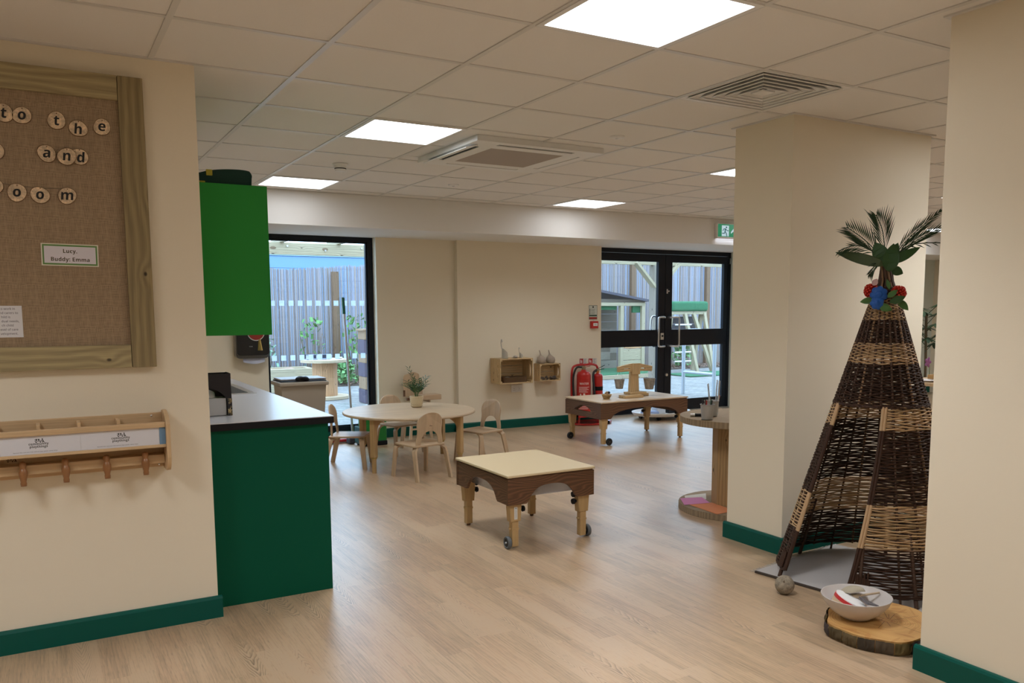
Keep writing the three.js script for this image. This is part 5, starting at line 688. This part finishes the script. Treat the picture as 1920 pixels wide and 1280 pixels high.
  const blade = (o, a, L, w, m, name, holes, lean = 0.25) => { const s = new THREE.Shape(); s.moveTo(0, 0); s.bezierCurveTo(w, L * 0.12, w * 1.1, L * 0.62, 0, L); s.bezierCurveTo(-w * 1.1, L * 0.62, -w, L * 0.12, 0, 0); if (holes) for (const k of [-1, 1]) for (let i = 0; i < 3; i++) { const q = new THREE.Path(); q.absellipse(k * w * 0.38, L * (0.3 + 0.17 * i), w * 0.16, L * 0.03, 0, 6.3, false, k * 0.5); s.holes.push(q); } const g = new THREE.ExtrudeGeometry(s, { depth: 0.0016, bevelEnabled: false, curveSegments: 10 }), p = g.attributes.position; for (let i = 0; i < p.count; i++) p.setZ(i, p.getZ(i) + lean * Math.abs(p.getX(i)) * 0.6 - lean * p.getY(i) * p.getY(i) / L * 0.7); g.rotateZ(a); const M4 = new THREE.Matrix4().makeBasis(right, V3(0, 1, 0), near); g.applyMatrix4(M4); const q = W(...o); g.translate(q.x, q.y, q.z); g.computeVertexNormals(); part(spray, name, g, m); };
  blade([-0.005, -0.01, 0.05], 1.28, 0.26, 0.036, mat([0.045, 0.075, 0.02], { roughness: 0.5 }), 'broad_leaf', false, 0.4); blade([0.012, -0.045, 0.06], -0.12, 0.145, 0.05, M.leaf, 'monstera_leaf', true); blade([-0.008, -0.0, 0.045], 0.45, 0.12, 0.05, M.leaf, 'monstera_leaf', true); blade([0.02, 0.0, 0.05], -1.05, 0.155, 0.03, M.leaf, 'broad_leaf', false); blade([0.025, -0.03, 0.05], -2.0, 0.06, 0.03, M.leaf, 'broad_leaf', false); blade([0.005, -0.02, 0.05], -0.35, 0.13, 0.04, M.leaf, 'broad_leaf', false);
  // flowers tied round the neck
  const gar = thing('flower_garland', 'artificial red and blue flowers with leaves tied round the tepee neck', 'flowers', [0, 0, 0]), G = (a, b, c) => W(a, b - 0.165, c);
  const redM = mat([0.60, 0.035, 0.015], { roughness: 0.6 }), bluM = mat([0.008, 0.075, 0.33], { roughness: 0.55 });
  for (const [a, b, c] of [[-0.066, 0.025, 0.075], [0.062, 0.012, 0.09]]) { const o = G(a, b, c), g = []; for (let i = 0; i < 90; i++) { const y = 1 - 2 * (i + 0.5) / 90, ph = i * 2.39996, s = Math.sqrt(1 - y * y), d = V3(s * Math.cos(ph), y, s * Math.sin(ph)); if (d.dot(near) < -0.4) continue; g.push(rod(o.clone().addScaledVector(d, 0.008).toArray(), o.clone().addScaledVector(d, 0.036 + 0.004 * r()).toArray(), 0.003, 0.0048, 5)); } part(gar, 'red_flower', merge(g), redM, { label: 'red pompon flower' }); }
  for (const [a, b, c, s] of [[-0.03, 0.005, 0.115, 1], [-0.036, -0.038, 0.125, 0.8]]) { const o = G(a, b, c), g = []; for (let k = 0; k < 3; k++) for (let i = 0; i < 5 + k; i++) { const an = i / (5 + k) * 6.283 + k * 0.6, pe = new THREE.SphereGeometry(0.026 * s, 12, 8, 0, 6.3, 0, 1.3).scale(0.8, 0.5, 1).rotateX(1.25 - 0.42 * k).translate(0, 0, 0.007 * s * (k + 0.7)).rotateY(0); pe.rotateX(-0.1); const m4 = new THREE.Matrix4().makeBasis(right.clone().multiplyScalar(Math.cos(an)).add(V3(0, Math.sin(an), 0)), near.clone(), right.clone().multiplyScalar(-Math.sin(an)).add(V3(0, Math.cos(an), 0)).multiplyScalar(-1)); pe.applyMatrix4(m4); g.push(pe.translate(o.x, o.y, o.z)); } g.push(new THREE.SphereGeometry(0.024 * s, 16, 12).translate(o.x, o.y, o.z)); part(gar, 'blue_flower', merge(g), mat([0.008, 0.095, 0.42], { roughness: 0.55, side: THREE.DoubleSide }), { label: 'blue rose' }); }
  const gleaf = (a, b, c, an, L, w, m) => { const s = new THREE.Shape(); s.moveTo(0, 0); s.quadraticCurveTo(w, L * 0.4, 0, L); s.quadraticCurveTo(-w, L * 0.4, 0, 0); const g = new THREE.ExtrudeGeometry(s, { depth: 0.0014, bevelEnabled: false }), p = g.attributes.position; for (let i = 0; i < p.count; i++) p.setZ(i, p.getZ(i) + 0.35 * Math.abs(p.getX(i))); g.rotateZ(an).applyMatrix4(new THREE.Matrix4().makeBasis(right, V3(0, 1, 0), near)); const q = G(a, b, c); g.translate(q.x, q.y, q.z); g.computeVertexNormals(); part(gar, 'leaf', g, m); };
  gleaf(-0.05, -0.02, 0.1, 1.75, 0.07, 0.034, M.leafLight); gleaf(0.06, -0.02, 0.1, -2.4, 0.075, 0.036, M.leafLight); gleaf(0.02, -0.035, 0.12, -1.2, 0.08, 0.04, M.leaf); gleaf(-0.03, -0.05, 0.125, -1.9, 0.07, 0.04, M.leafLight); gleaf(0.01, -0.01, 0.13, -0.9, 0.06, 0.03, M.leafLight); gleaf(0.02, 0.03, 0.1, 0.3, 0.055, 0.02, M.leafLight); gleaf(-0.06, 0.05, 0.1, -0.5, 0.04, 0.03, mat([0.6, 0.4, 0.4]));
}
{ // rug, gourd, log slice and bowl
  const t = thing('rug', 'pale grey woven rug with dark edge lying under the tepee', 'rug', [2.70, 0.0, 0.66], 0.16); const s = new THREE.BoxGeometry(0.80, 0.008, 1.02, 30, 1, 40), p = s.attributes.position; for (let i = 0; i < p.count; i++) p.setY(i, p.getY(i) + 0.005 + 0.004 * vn(p.getX(i) * 9 + 20, p.getZ(i) * 7 + 20)); s.computeVertexNormals(); part(t, 'pile', uvm(s, 'x'), mat([0.52, 0.49, 0.475], { roughness: 0.95, bumpMap: sc(weaveT, 9, 9), bumpScale: 0.0015 })); part(t, 'edging', box(-0.415, -0.40, 0.001, 0.012, -0.51, 0.51, 0.003), mat([0.05, 0.035, 0.025], { roughness: 0.9 })); const fr = []; const r = rng(9); for (let i = 0; i < 60; i++) fr.push(rod([-0.40 + i * 0.0135, 0.004, -0.51], [-0.40 + i * 0.0135 + 0.02 * (r() - 0.5), 0.003, -0.545], 0.0022, 0.0015, 4)); part(t, 'fringe', merge(fr), mat([0.5, 0.46, 0.42], { roughness: 0.95 }), { kind: 'stuff' });
  const g = thing('gourd_ball', 'round grey dried gourd on the floor in front of the tepee', 'gourd', [2.095, 0, 0.545]); part(g, 'shell', jitter(new THREE.SphereGeometry(0.048, 32, 24).scale(1, 1.02, 1), 0.002, 40).translate(0, 0.0475, 0), mat([0.42, 0.345, 0.25], { roughness: 0.8, map: sc(blotchT, 3, 2) })); part(g, 'stem_scar', cyl(0.0075, 0.006, 0.004, 10).rotateX(0.85).translate(-0.017, 0.074, 0.032).rotateY(-0.4), mat([0.16, 0.11, 0.07], { roughness: 0.9 }));
  const ringT = canvasTex(512, 512, (c, w, h) => { c.fillStyle = '#e8c48c'; c.fillRect(0, 0, w, h); const q = rng(12); for (let i = 24; i > 0; i--) { c.strokeStyle = `rgba(${140 + q() * 50},${85 + q() * 30},40,${0.08 + 0.22 * q()})`; c.lineWidth = 2 + 9 * q(); c.beginPath(); for (let a = 0; a <= 6.3; a += 0.1) { const R = i * 10.5 * (1 + 0.06 * Math.sin(3 * a + 1) + 0.04 * Math.sin(5 * a + i * 0.05)); c.lineTo(w * 0.53 + R * Math.cos(a), h * 0.46 + R * Math.sin(a)); } c.stroke(); } c.fillStyle = 'rgba(160,98,42,0.2)'; for (let i = 0; i < 60; i++) { c.beginPath(); c.ellipse(q() * w, q() * h, 6 + q() * 50, 4 + q() * 12, q() * 6, 0, 7); c.fill(); } c.strokeStyle = 'rgba(70,40,15,0.7)'; c.lineWidth = 2; for (let i = 0; i < 12; i++) { const a = q() * 6.3; c.beginPath(); c.moveTo(270 + 20 * Math.cos(a), 236 + 20 * Math.sin(a)); c.lineTo(270 + (60 + 140 * q()) * Math.cos(a + 0.1), 236 + (60 + 140 * q()) * Math.sin(a + 0.1)); c.stroke(); } });
  const w = thing('log_slice', 'thick slice of tree trunk with dark bark on the floor under the bowl', 'log slice', [2.075, 0, 1.125]); const out = (a) => 0.245 * (1 + 0.05 * Math.sin(2 * a + 0.6) + 0.03 * Math.sin(5 * a) + 0.02 * Math.sin(9 * a + 2)); const face = [...Array(64)].map((_, i) => { const a = i / 64 * 6.283; return [out(a) * 0.975 * Math.cos(a), out(a) * 0.975 * Math.sin(a)]; });
  const fg = ext(shape(face), 0.058).rotateX(-Math.PI / 2).translate(0, 0.031, 0), fp = fg.attributes.position, fu = fg.attributes.uv; for (let i = 0; i < fp.count; i++) fu.setXY(i, fp.getX(i) * 1.9 + 0.5, fp.getZ(i) * 1.9 + 0.5); part(w, 'sawn_wood', fg, mat([0.80, 0.68, 0.52], { roughness: 0.45, map: ringT }));
  for (let k = 0; k < 22; k++) { const v = [], q = 9, n2 = 5, a0 = k / 22 * 6.283, a1 = (k + 0.96) / 22 * 6.283; for (let j = 0; j < n2; j++) for (let i = 0; i < q; i++) { const f = (aa, yy) => { const R = out(aa) * 0.972 + 0.004 + 0.016 * vn(aa * 34 + 9, yy * 40 + 20) * (1 - Math.pow(Math.abs(yy / 0.03 - 1), 4)); return [R * Math.cos(aa), 0.002 + yy, -R * Math.sin(aa)]; }; const A = [lerp(a0, a1, i / q), lerp(a0, a1, (i + 1) / q)], Y = [0.054 * j / n2, 0.054 * (j + 1) / n2]; const p0 = f(A[0], Y[0]), p1 = f(A[1], Y[0]), p2 = f(A[1], Y[1]), p3 = f(A[0], Y[1]); v.push(...p0, ...p1, ...p2, ...p0, ...p2, ...p3); } const b = new THREE.BufferGeometry(); b.setAttribute('position', new THREE.BufferAttribute(new Float32Array(v), 3)); b.computeVertexNormals(); part(w, 'bark_plate', toCreasedNormals(b, 0.9), mat([0.055 + 0.03 * (k % 3), 0.04 + 0.02 * (k % 3), 0.026 + 0.01 * (k % 2)], { roughness: 0.95, side: THREE.DoubleSide })); }
  const b = thing('bowl', 'wide pale grey bowl standing on the log slice', 'bowl', [2.0, 0.0605, 1.05]); part(b, 'bowl_wall', lathe([[0, 0.001], [0.055, 0.001], [0.062, 0.004], [0.105, 0.034], [0.138, 0.072], [0.152, 0.102], [0.1505, 0.1045], [0.148, 0.103], [0.133, 0.075], [0.1, 0.04], [0.058, 0.012], [0, 0.01]], 56), mat([0.60, 0.55, 0.52], { roughness: 0.4 }));
  const d = thing('hand_drum', 'small drum with white skin and red band lying in the bowl', 'drum', [1.958, 0.128, 1.045]); d.rotation.set(0.42, 0.3, -0.34); part(d, 'skin', cyl(0.072, 0.072, 0.004, 36, 0, 0.022, 0), M.paper); part(d, 'red_band', cyl(0.0735, 0.0735, 0.016, 36, 0, 0.006, 0), mat([0.55, 0.03, 0.03], { roughness: 0.5 })); part(d, 'shell', cyl(0.072, 0.0725, 0.026, 36, 0, -0.02, 0), mat([0.62, 0.46, 0.30], { roughness: 0.5 })); part(d, 'grip_slot', box(-0.03, 0.02, -0.012, -0.004, 0.07, 0.0745, 0.002), M.black);
  const sh = thing('coconut_shell', 'beige half shell leaning in the bowl', 'shell', [2.045, 0.148, 0.995]); sh.rotation.set(-0.35, 0, -0.12); part(sh, 'shell', new THREE.SphereGeometry(0.062, 32, 16, 0, 6.3, 0, 1.5).scale(1, 0.55, 0.8), mat([0.40, 0.345, 0.25], { roughness: 0.6, side: THREE.DoubleSide }));
  const pl = thing('grey_scraper', 'dark grey triangular scraper lying in the bowl', 'tool', [2.035, 0.138, 1.085]); pl.rotation.set(-1.2, 0.35, 0.1); part(pl, 'plate', ext(shape([[-0.05, -0.02], [0.055, -0.03], [-0.035, 0.03]]), 0.006, 0.001), mat([0.10, 0.085, 0.09], { roughness: 0.5 }));
  solo('wooden_spoon', merge([rod([-0.05, 0, 0], [0.05, 0.014, 0.0], 0.006, 0.005, 8), new THREE.SphereGeometry(0.022, 16, 10).scale(1.3, 0.4, 0.9).translate(-0.06, 0, 0)]), mat([0.5, 0.38, 0.25]), 'small wooden spoon in the bowl behind the shell', 'spoon', [2.09, 0.142, 1.045], -0.5);
}
{ // seen in the gap right of the pillar
  const t = thing('side_table', 'pale wooden table seen in the gap between pillar and right wall', 'table', [6.45, 0, -1.45]); part(t, 'table_top', wbox(-0.45, 0.45, 0.705, 0.735, -0.35, 0.35, 0.004), M.maple); for (const [x, z] of [[-0.4, -0.3], [0.4, -0.3], [-0.4, 0.3], [0.4, 0.3]]) part(t, 'leg', wbox(x - 0.025, x + 0.025, 0, 0.705, z - 0.025, z + 0.025, 0.003, 'y'), M.maple);
  solo('wooden_box', box(-0.07, 0.07, 0, 0.055, -0.05, 0.05, 0.004), mat([0.5, 0.28, 0.1]), 'small orange wooden box on the table in the gap', 'box', [6.33, 0.7355, -1.52]); solo('white_dish', lathe([[0, 0.001], [0.09, 0.001], [0.12, 0.014], [0.117, 0.016], [0.088, 0.006], [0, 0.005]], 30), M.wplast, 'flat white dish on the table in the gap', 'dish', [6.15, 0.7355, -1.5]);
  const v = thing('orchid_vase', 'purple orchid in a slim glass vase on the table in the gap', 'flower', [6.36, 0.7355, -1.62]); part(v, 'vase', lathe([[0, 0.001], [0.02, 0.001], [0.024, 0.02], [0.018, 0.09], [0.017, 0.09], [0.02, 0.01], [0, 0.008]], 20), M.glass); part(v, 'stem', tube([[0, 0.01, 0], [0.0, 0.09, 0], [-0.02, 0.15, 0.01], [-0.05, 0.165, 0.02]], 0.003, 16, 6), M.leafLight); const pg = []; for (let i = 0; i < 5; i++) { const a = i * 1.2566; pg.push(new THREE.SphereGeometry(0.028, 10, 8).scale(1, 0.6, 0.25).rotateZ(a).translate(0.025 * Math.cos(a) - 0.06, 0.17 + 0.025 * Math.sin(a), 0.02)); } part(v, 'petals', merge(pg), mat([0.30, 0.10, 0.28], { roughness: 0.6 }));
  const p = thing('house_plant', 'dark green umbrella plant in the gap beyond the pillar', 'plant', [6.9, 0, -2.05]); part(p, 'pot', lathe([[0, 0.002], [0.12, 0.002], [0.16, 0.3], [0.155, 0.3], [0.14, 0.26], [0, 0.26]], 30), M.wplast); part(p, 'stem', tube([[0, 0.25, 0], [0.02, 0.7, 0], [-0.03, 1.2, 0.02], [-0.05, 1.36, 0.03]], 0.014, 24, 8), mat([0.12, 0.09, 0.05])); const r = rng(60);
  for (let i = 0; i < 12; i++) { const a = i * 2.4, y = 1.05 + 0.035 * i, o = [-0.02 - 0.02 * i / 12 + 0.13 * Math.cos(a), y + 0.05 * r(), 0.02 + 0.13 * Math.sin(a)]; const g = []; for (let k = 0; k < 7; k++) { const b = k / 7 * 6.283; const s = new THREE.Shape(); s.moveTo(0, 0); s.quadraticCurveTo(0.034, 0.06, 0, 0.13); s.quadraticCurveTo(-0.034, 0.06, 0, 0); g.push(new THREE.ExtrudeGeometry(s, { depth: 0.002, bevelEnabled: false }).rotateX(1.9 + 0.2 * r()).rotateY(b).translate(...o)); } g.push(rod([-0.03, y - 0.08, 0.02], o, 0.004, 0.003, 5)); part(p, 'leaf_whorl', merge(g), M.leafDark); }
}
// ================================================================ the garden outside
{
  const g = struct('patio'); part(g, 'ground', box(-6, 20, -0.3, -0.052, -22, -5.62), mat([0.11, 0.12, 0.10], { roughness: 0.95 }));
  const r = rng(2), ms = [0.28, 0.30, 0.315, 0.305].map((v) => mat([v, v * 0.985, v * 0.95], { roughness: 0.8, map: sc(blotchT, 1.5, 1.5) })), sg = uvm(box(-0.446, 0.446, -0.05, -0.004, -0.296, 0.296, 0.004), 'x'), rest = [];
  for (let j = 0; j < 10; j++) for (let i = 0; i < 21; i++) { const x = -1.2 + i * 0.9 + (j % 2) * 0.45, z = -5.95 - j * 0.6; const m = part(g, 'paving_slab', sg, ms[Math.floor(r() * 4)]); m.position.set(x, -0.001 * r(), z); }
}
{ // bark bed with shrubs along the fence
  const bed = struct('planting_bed', box(-2, 19, -0.045, 0.02, -13.2, -11.62), mat([0.10, 0.075, 0.06], { roughness: 1 }));
  const r = rng(23), ch = []; for (let i = 0; i < 2600; i++) { const x = -1 + r() * 15, z = -11.64 - r() * 1.2, g = new THREE.BoxGeometry(0.03 + 0.06 * r(), 0.012, 0.015 + 0.03 * r()).rotateX(r() - 0.5).rotateZ(r() - 0.5).rotateY(r() * 3).translate(x, 0.022 + 0.02 * r(), z), v = 0.6 + 0.9 * r(); ch.push(paint(g, v, v * 0.9, v * 0.85)); }
  part(bed, 'bark_mulch', merge(ch), mat([0.17, 0.125, 0.10], { roughness: 1, vertexColors: true }), { kind: 'stuff' });
  const bush = (label, x, z, R, h, m, n = 260, flat = 1) => { const t = thing('shrub', label, 'shrub', [x, 0, z]), g = [], st = []; for (let i = 0; i < n; i++) { const a = r() * 6.283, y = Math.pow(r(), 0.8), q = R * Math.sqrt(r()) * (1 - 0.5 * y), o = V3(q * Math.cos(a), 0.04 + y * h, flat * q * Math.sin(a)), L = 0.03 + 0.035 * r(), s = new THREE.PlaneGeometry(L, L * 1.5).rotateX(r() * 3).rotateY(r() * 6).translate(o.x, o.y, o.z); g.push(s); } for (let i = 0; i < 9; i++) { const a = i * 0.7; st.push(rod([0.03 * Math.cos(a), 0, 0.03 * Math.sin(a)], [R * 0.6 * Math.cos(a), h * 0.8, flat * R * 0.6 * Math.sin(a)], 0.008, 0.003, 5)); } part(t, 'foliage', merge(g), m, { kind: 'stuff' }); part(t, 'stems', merge(st), mat([0.12, 0.09, 0.06]), { kind: 'stuff' }); };
  const l2 = mat([0.16, 0.34, 0.13], { roughness: 0.6, side: THREE.DoubleSide }), l3 = mat([0.22, 0.38, 0.26], { roughness: 0.6, side: THREE.DoubleSide });
  bush('low bright green shrub beside the outdoor drum table', 3.8, -11.8, 0.22, 0.42, l2); bush('spreading grey green shrub in the bark bed by the window edge', 4.55, -11.85, 0.36, 0.5, l3, 420); bush('young leafy bush against the reed fence behind the mop pole', 4.15, -12.2, 0.42, 1.3, M.outLeaf, 130, 0.3); bush('thin climbing bush on the reed fence above the drum table', 3.3, -12.2, 0.4, 1.2, M.outLeaf, 70, 0.3); bush('small green plant behind the timber planter', 2.4, -12.1, 0.3, 0.9, l3, 90);
  bush('green bush seen through the playhouse window', 9.45, -12.08, 0.26, 1.2, l2, 420); bush('green bush behind the climbing frame', 12.1, -12.0, 0.32, 0.85, l2, 420);
}
{ // reed screen on posts
  const t = thing('reed_fence', 'tall natural reed screen fence at the end of the garden', 'fence', [0, 0, -12.5]), r = rng(51), g = [];
  for (let x = -1.5; x < 18; x += 0.0118) { const h = (x < 7 ? 2.2 + 0.05 * Math.sin(x * 1.7) : 2.85) + 0.05 * (r() - 0.5), y0 = 0.02 + 0.03 * r(), l = 0.012 * (r() - 0.5), b = new THREE.CylinderGeometry(0.0045 + 0.0018 * r(), 0.0055 + 0.002 * r(), h - y0, 5, 1, true).translate(x + 0.006 * r(), (h + y0) / 2, 0.012 * r()); const v = 0.55 + 0.75 * r(); g.push(paint(b.rotateZ(0).translate(l, 0, 0), v, v * (0.93 + 0.06 * r()), v * (0.85 + 0.1 * r()))); }
  part(t, 'reeds', merge(g), mat([0.30, 0.255, 0.245], { roughness: 0.85, vertexColors: true }), { kind: 'stuff' }); for (let y = 0.25; y < 2.2; y += 0.32) part(t, 'binding_wire', rod([-1.5, y, 0.02], [18, y, 0.02], 0.0012, 0.0012, 5), mat([0.3, 0.28, 0.28]));
  for (const x of [-0.6, 1.55, 3.83, 6.2, 8.5, 10.9, 13.2, 15.5]) part(t, 'fence_post', wbox(x - 0.06, x + 0.06, 0, x < 7 ? 2.12 : 2.6, 0.035, 0.135, 0.006, 'y'), mat([0.19, 0.125, 0.085], { roughness: 0.85, map: sc(pineT, 1, 4) }));
}
{ const t = thing('blue_building', 'blue clad building beyond the reed fence', 'building', [8, 0, -17.5]); part(t, 'wall', box(-16, 16, 0, 2.7, -0.3, 0), mat([0.16, 0.34, 0.60], { roughness: 0.6 })); for (let i = 0; i < 9; i++) part(t, 'cladding_board', box(-16, 16, i * 0.3 + 0.004, i * 0.3 + 0.292, 0, 0.02, 0.004), mat([0.13 + 0.006 * (i % 3), 0.27, 0.47], { roughness: 0.6 })); part(t, 'coping', box(-16.1, 16.1, 2.7, 2.78, -0.4, 0.05), mat([0.3, 0.45, 0.6])); }
{ // pergola
  const t = thing('pergola', 'pale timber pergola outside the window and doors', 'pergola', [0, 0, -8.9]); part(t, 'front_beam', wbox(-1, 15, 2.2, 2.37, -0.04, 0.04, 0.005), M.paleTimber); for (let i = 0; i < 19; i++) part(t, 'rafter', wbox(-0.55 + i * 0.83, -0.48 + i * 0.83, 2.37, 2.5, -0.45, 3.2, 0.004, 'z'), M.paleTimber);
  for (const x of [-0.4, 8.77, 14.6]) { part(t, 'post', wbox(x - 0.085, x + 0.085, 0, 2.2, -0.075, 0.075, 0.006, 'y'), M.weathered); for (const k of [-1, 1]) part(t, 'brace', uvm(bar([x + k * 0.06, 1.8, 0.05], [x + k * 0.5, 2.24, 0.05], 0.045, 0.13, [0, 0, 1]), 'y'), M.paleTimber); } for (let i = 0; i < 14; i++) part(t, 'bolt', cyl(0.014, 0.014, 0.012, 8).rotateX(Math.PI / 2).translate(0.4 + i * 0.55, 2.27 + 0.05 * (i % 2), 0.045), M.steel);
  for (const x of [1.85, 2.6, 8.3]) part(t, 'knot', cyl(0.03, 0.026, 0.002, 12).rotateX(Math.PI / 2).scale(1.5, 0.7, 1).translate(x, 2.29, 0.0412), mat([0.18, 0.12, 0.07]));
}
drum('outdoor_drum_table', 'wooden cable drum table out on the paving beyond the window', 2.81, -9.78, 0.37, 0.58, 0.045, 0.19, mat([0.62, 0.53, 0.42], { roughness: 0.75, map: sc(pineT, 1.3, 4) }), 6, mat([0.60, 0.36, 0.21], { roughness: 0.7, map: sc(pineT, 1.2, 4) }));
{ const t = thing('slotted_tray', 'grey slotted tray on the outdoor drum table', 'tray', [2.7, 0.6255, -9.78]), m = mat([0.16, 0.20, 0.27], { roughness: 0.5 }); part(t, 'tray_base', box(-0.19, 0.19, 0, 0.01, -0.1, 0.1), m); for (const x of [-0.16, 0.0, 0.16]) part(t, 'upright', box(x - 0.045, x + 0.045, 0.01, 0.075, 0.085, 0.1, 0.003), mat([0.42, 0.48, 0.56])); part(t, 'back', box(-0.19, 0.19, 0.01, 0.075, -0.1, -0.09), mat([0.03, 0.03, 0.05])); part(t, 'top_rim', box(-0.2, 0.2, 0.075, 0.085, 0.07, 0.105), m); solo('white_cup', lathe([[0, 0.001], [0.045, 0.001], [0.06, 0.03], [0.056, 0.03], [0.042, 0.006], [0, 0.005]], 24), M.wplast, 'white saucer on the outdoor drum table', 'dish', [3.02, 0.6255, -9.7]); }
{ const t = thing('timber_planter', 'raised timber planter box filled with earth outside the window', 'planter', [2.25, 0, -11.1]); for (let i = 0; i < 2; i++) { part(t, 'sleeper', wbox(-0.75, 0.75, 0.0 + i * 0.2, 0.196 + i * 0.2, -0.04, 0.05, 0.006), M.paleTimber); part(t, 'sleeper', wbox(-0.75, 0.75, 0.0 + i * 0.2, 0.196 + i * 0.2, -0.5, -0.42, 0.006), M.paleTimber); for (const k of [-1, 1]) part(t, 'sleeper', wbox(k * 0.71 - 0.04, k * 0.71 + 0.04, i * 0.2, 0.196 + i * 0.2, -0.42, -0.04, 0.006, 'z'), M.paleTimber); } part(t, 'earth', jitter(new THREE.BoxGeometry(1.34, 0.3, 0.38, 30, 1, 10), 0.05, 9).translate(0, 0.22, -0.23), mat([0.30, 0.20, 0.15], { roughness: 1 })); }
{ const t = thing('block_tower', 'stack of dark and brown timber blocks on the paving by the window edge', 'blocks', [3.3, 0, -8.85]), a = mat([0.075, 0.065, 0.10], { roughness: 0.7 }), b = mat([0.33, 0.24, 0.17], { roughness: 0.8, map: sc(pineT, 1, 4) }); let y = 0, k = 0; for (const h of [0.21, 0.19, 0.21, 0.13, 0.22, 0.13]) { part(t, 'block', wbox(-0.2 + 0.006 * (k % 2), 0.2, y + 0.002, y + h, -0.15, 0.15 + 0.01 * (k % 2), 0.004), k % 2 ? b : a); y += h; k++; } part(t, 'cap', wbox(-0.22, 0.2, y, y + 0.03, -0.17, 0.17, 0.004), b); }
{ // playhouse
  const t = thing('playhouse', 'weathered timber playhouse with dark sloping roof and green turf outside the doors', 'playhouse', [9.1, 0, -11.1]), dk = mat([0.17, 0.15, 0.135], { roughness: 0.9, map: sc(pineT, 1, 4) }), turf = mat([0.05, 0.21, 0.10], { roughness: 1, bumpMap: sc(fineT, 30, 30), bumpScale: 0.01 });
  for (let i = 0; i < 8; i++) { const y = 0.1 + i * 0.17; if (i > 2 && i < 7) { part(t, 'back_board', wbox(-0.72, -0.45, y, y + 0.165, -0.55, -0.52, 0.003), M.weathered); part(t, 'back_board', wbox(0.3, 0.78, y, y + 0.165, -0.55, -0.52, 0.003), dk); } else part(t, 'back_board', wbox(-0.72, 0.78, y, y + 0.165, -0.55, -0.52, 0.003), i % 2 ? dk : M.weathered); }
  for (const [x, m] of [[-0.74, M.weathered], [0.19, M.paleTimber], [0.74, M.paleTimber]]) part(t, 'post', wbox(x - 0.04, x + 0.04, 0.05, 1.46, 0.4, 0.48, 0.004, 'y'), m); part(t, 'lintel', wbox(-0.9, 0.8, 1.46, 1.53, 0.4, 0.47, 0.004), M.paleTimber); part(t, 'roof', uvm(bar([-1.3, 1.9, -0.05], [0.82, 1.57, -0.05], 1.2, 0.05, [0, 1, 0]), 'x'), mat([0.06, 0.055, 0.075], { roughness: 0.6 })); part(t, 'roof_side', wbox(-1.2, 0.8, 1.53, 1.6, 0.42, 0.45, 0.003), dk); part(t, 'turf_trim', box(-0.6, 0.1, 1.38, 1.46, 0.38, 0.41, 0.01), turf); part(t, 'flower_box', box(0.5, 0.7, 1.32, 1.46, 0.36, 0.42, 0.01), turf);
  for (let i = 0; i < 3; i++) part(t, 'low_board', wbox(0.24, 0.72, 0.1 + i * 0.24, 0.33 + i * 0.24, 0.42, 0.46, 0.004), i === 2 ? mat([0.62, 0.38, 0.22], { map: sc(pineT, 1, 4) }) : M.paleTimber); for (let i = 0; i < 4; i++) part(t, 'low_board', wbox(-0.7, 0.14, 0.34 + i * 0.165, 0.5 + i * 0.165, 0.1, 0.13, 0.003), i % 2 ? dk : M.weathered); part(t, 'turf_deck', box(-0.95, 1.0, 0.0, 0.1, -0.6, 0.85, 0.02), turf); part(t, 'deck_edge', wbox(-0.97, 1.02, 0.0, 0.08, 0.855, 0.9, 0.004), M.paleTimber);
}
{ // climbing frame
  const t = thing('climbing_frame', 'timber climbing frame with green turf padded top outside the doors', 'climbing frame', [11.35, 0, -11.0]), turf = mat([0.07, 0.30, 0.15], { roughness: 1, bumpMap: sc(fineT, 20, 20), bumpScale: 0.02 }); part(t, 'padded_top', box(-0.5, 0.53, 1.34, 1.56, -0.3, 0.12, 0.06), turf); part(t, 'top_rail', wbox(-0.5, 0.52, 1.27, 1.34, -0.02, 0.06, 0.004), M.paleTimber);
  for (const [x, dx, z] of [[-0.42, 0, -0.3], [-0.1, 0.12, 0.35], [0.46, 0.03, 0.35], [0.44, 0, -0.3], [0.15, 0.35, 0.3]]) part(t, 'leg', uvm(bar([x + dx, 0, z], [x, 1.3, z * 0.1], 0.07, 0.07, [0, 0, 1]), 'y'), M.paleTimber); for (let i = 0; i < 4; i++) part(t, 'side_board', wbox(-0.45, 0.45, 0.55 + i * 0.17, 0.71 + i * 0.17, -0.26, -0.23, 0.003), i > 1 ? mat([0.045, 0.045, 0.06]) : M.weathered); for (let i = 0; i < 5; i++) part(t, 'rung', rod([-0.5, 0.25 + i * 0.2, 0.2], [-0.08, 0.25 + i * 0.2, 0.24], 0.016, 0.016, 8), M.wplast);
}
{ const t = thing('metal_rail', 'grey tubular metal handrail on the paving outside the glass doors', 'rail', [0, 0, 0]), m = mat([0.42, 0.46, 0.52], { roughness: 0.4, metalness: 0.5 }); part(t, 'hoop', tube([[8.10, 0, -7.29], [8.10, 0.9, -7.29], [8.10, 1.0, -7.27], [8.105, 1.05, -7.2], [8.12, 1.06, -6.95], [8.135, 1.05, -6.68], [8.135, 1.0, -6.6], [8.135, 0.9, -6.59], [8.135, 0, -6.59]], 0.03, 80, 12, false, 0.3), m); part(t, 'cross_rail', rod([8.10, 0.37, -7.29], [8.135, 0.37, -6.59], 0.024, 0.024, 12), m); }
solo('turf_mat', box(-0.9, 0.9, 0, 0.025, -0.4, 0.4, 0.008), mat([0.05, 0.22, 0.11], { roughness: 1, bumpMap: sc(fineT, 30, 30), bumpScale: 0.01 }), 'green artificial turf strip in front of the climbing frame', 'turf mat', [11.3, 0.0, -10.15]);
renderer.render(scene, camera);
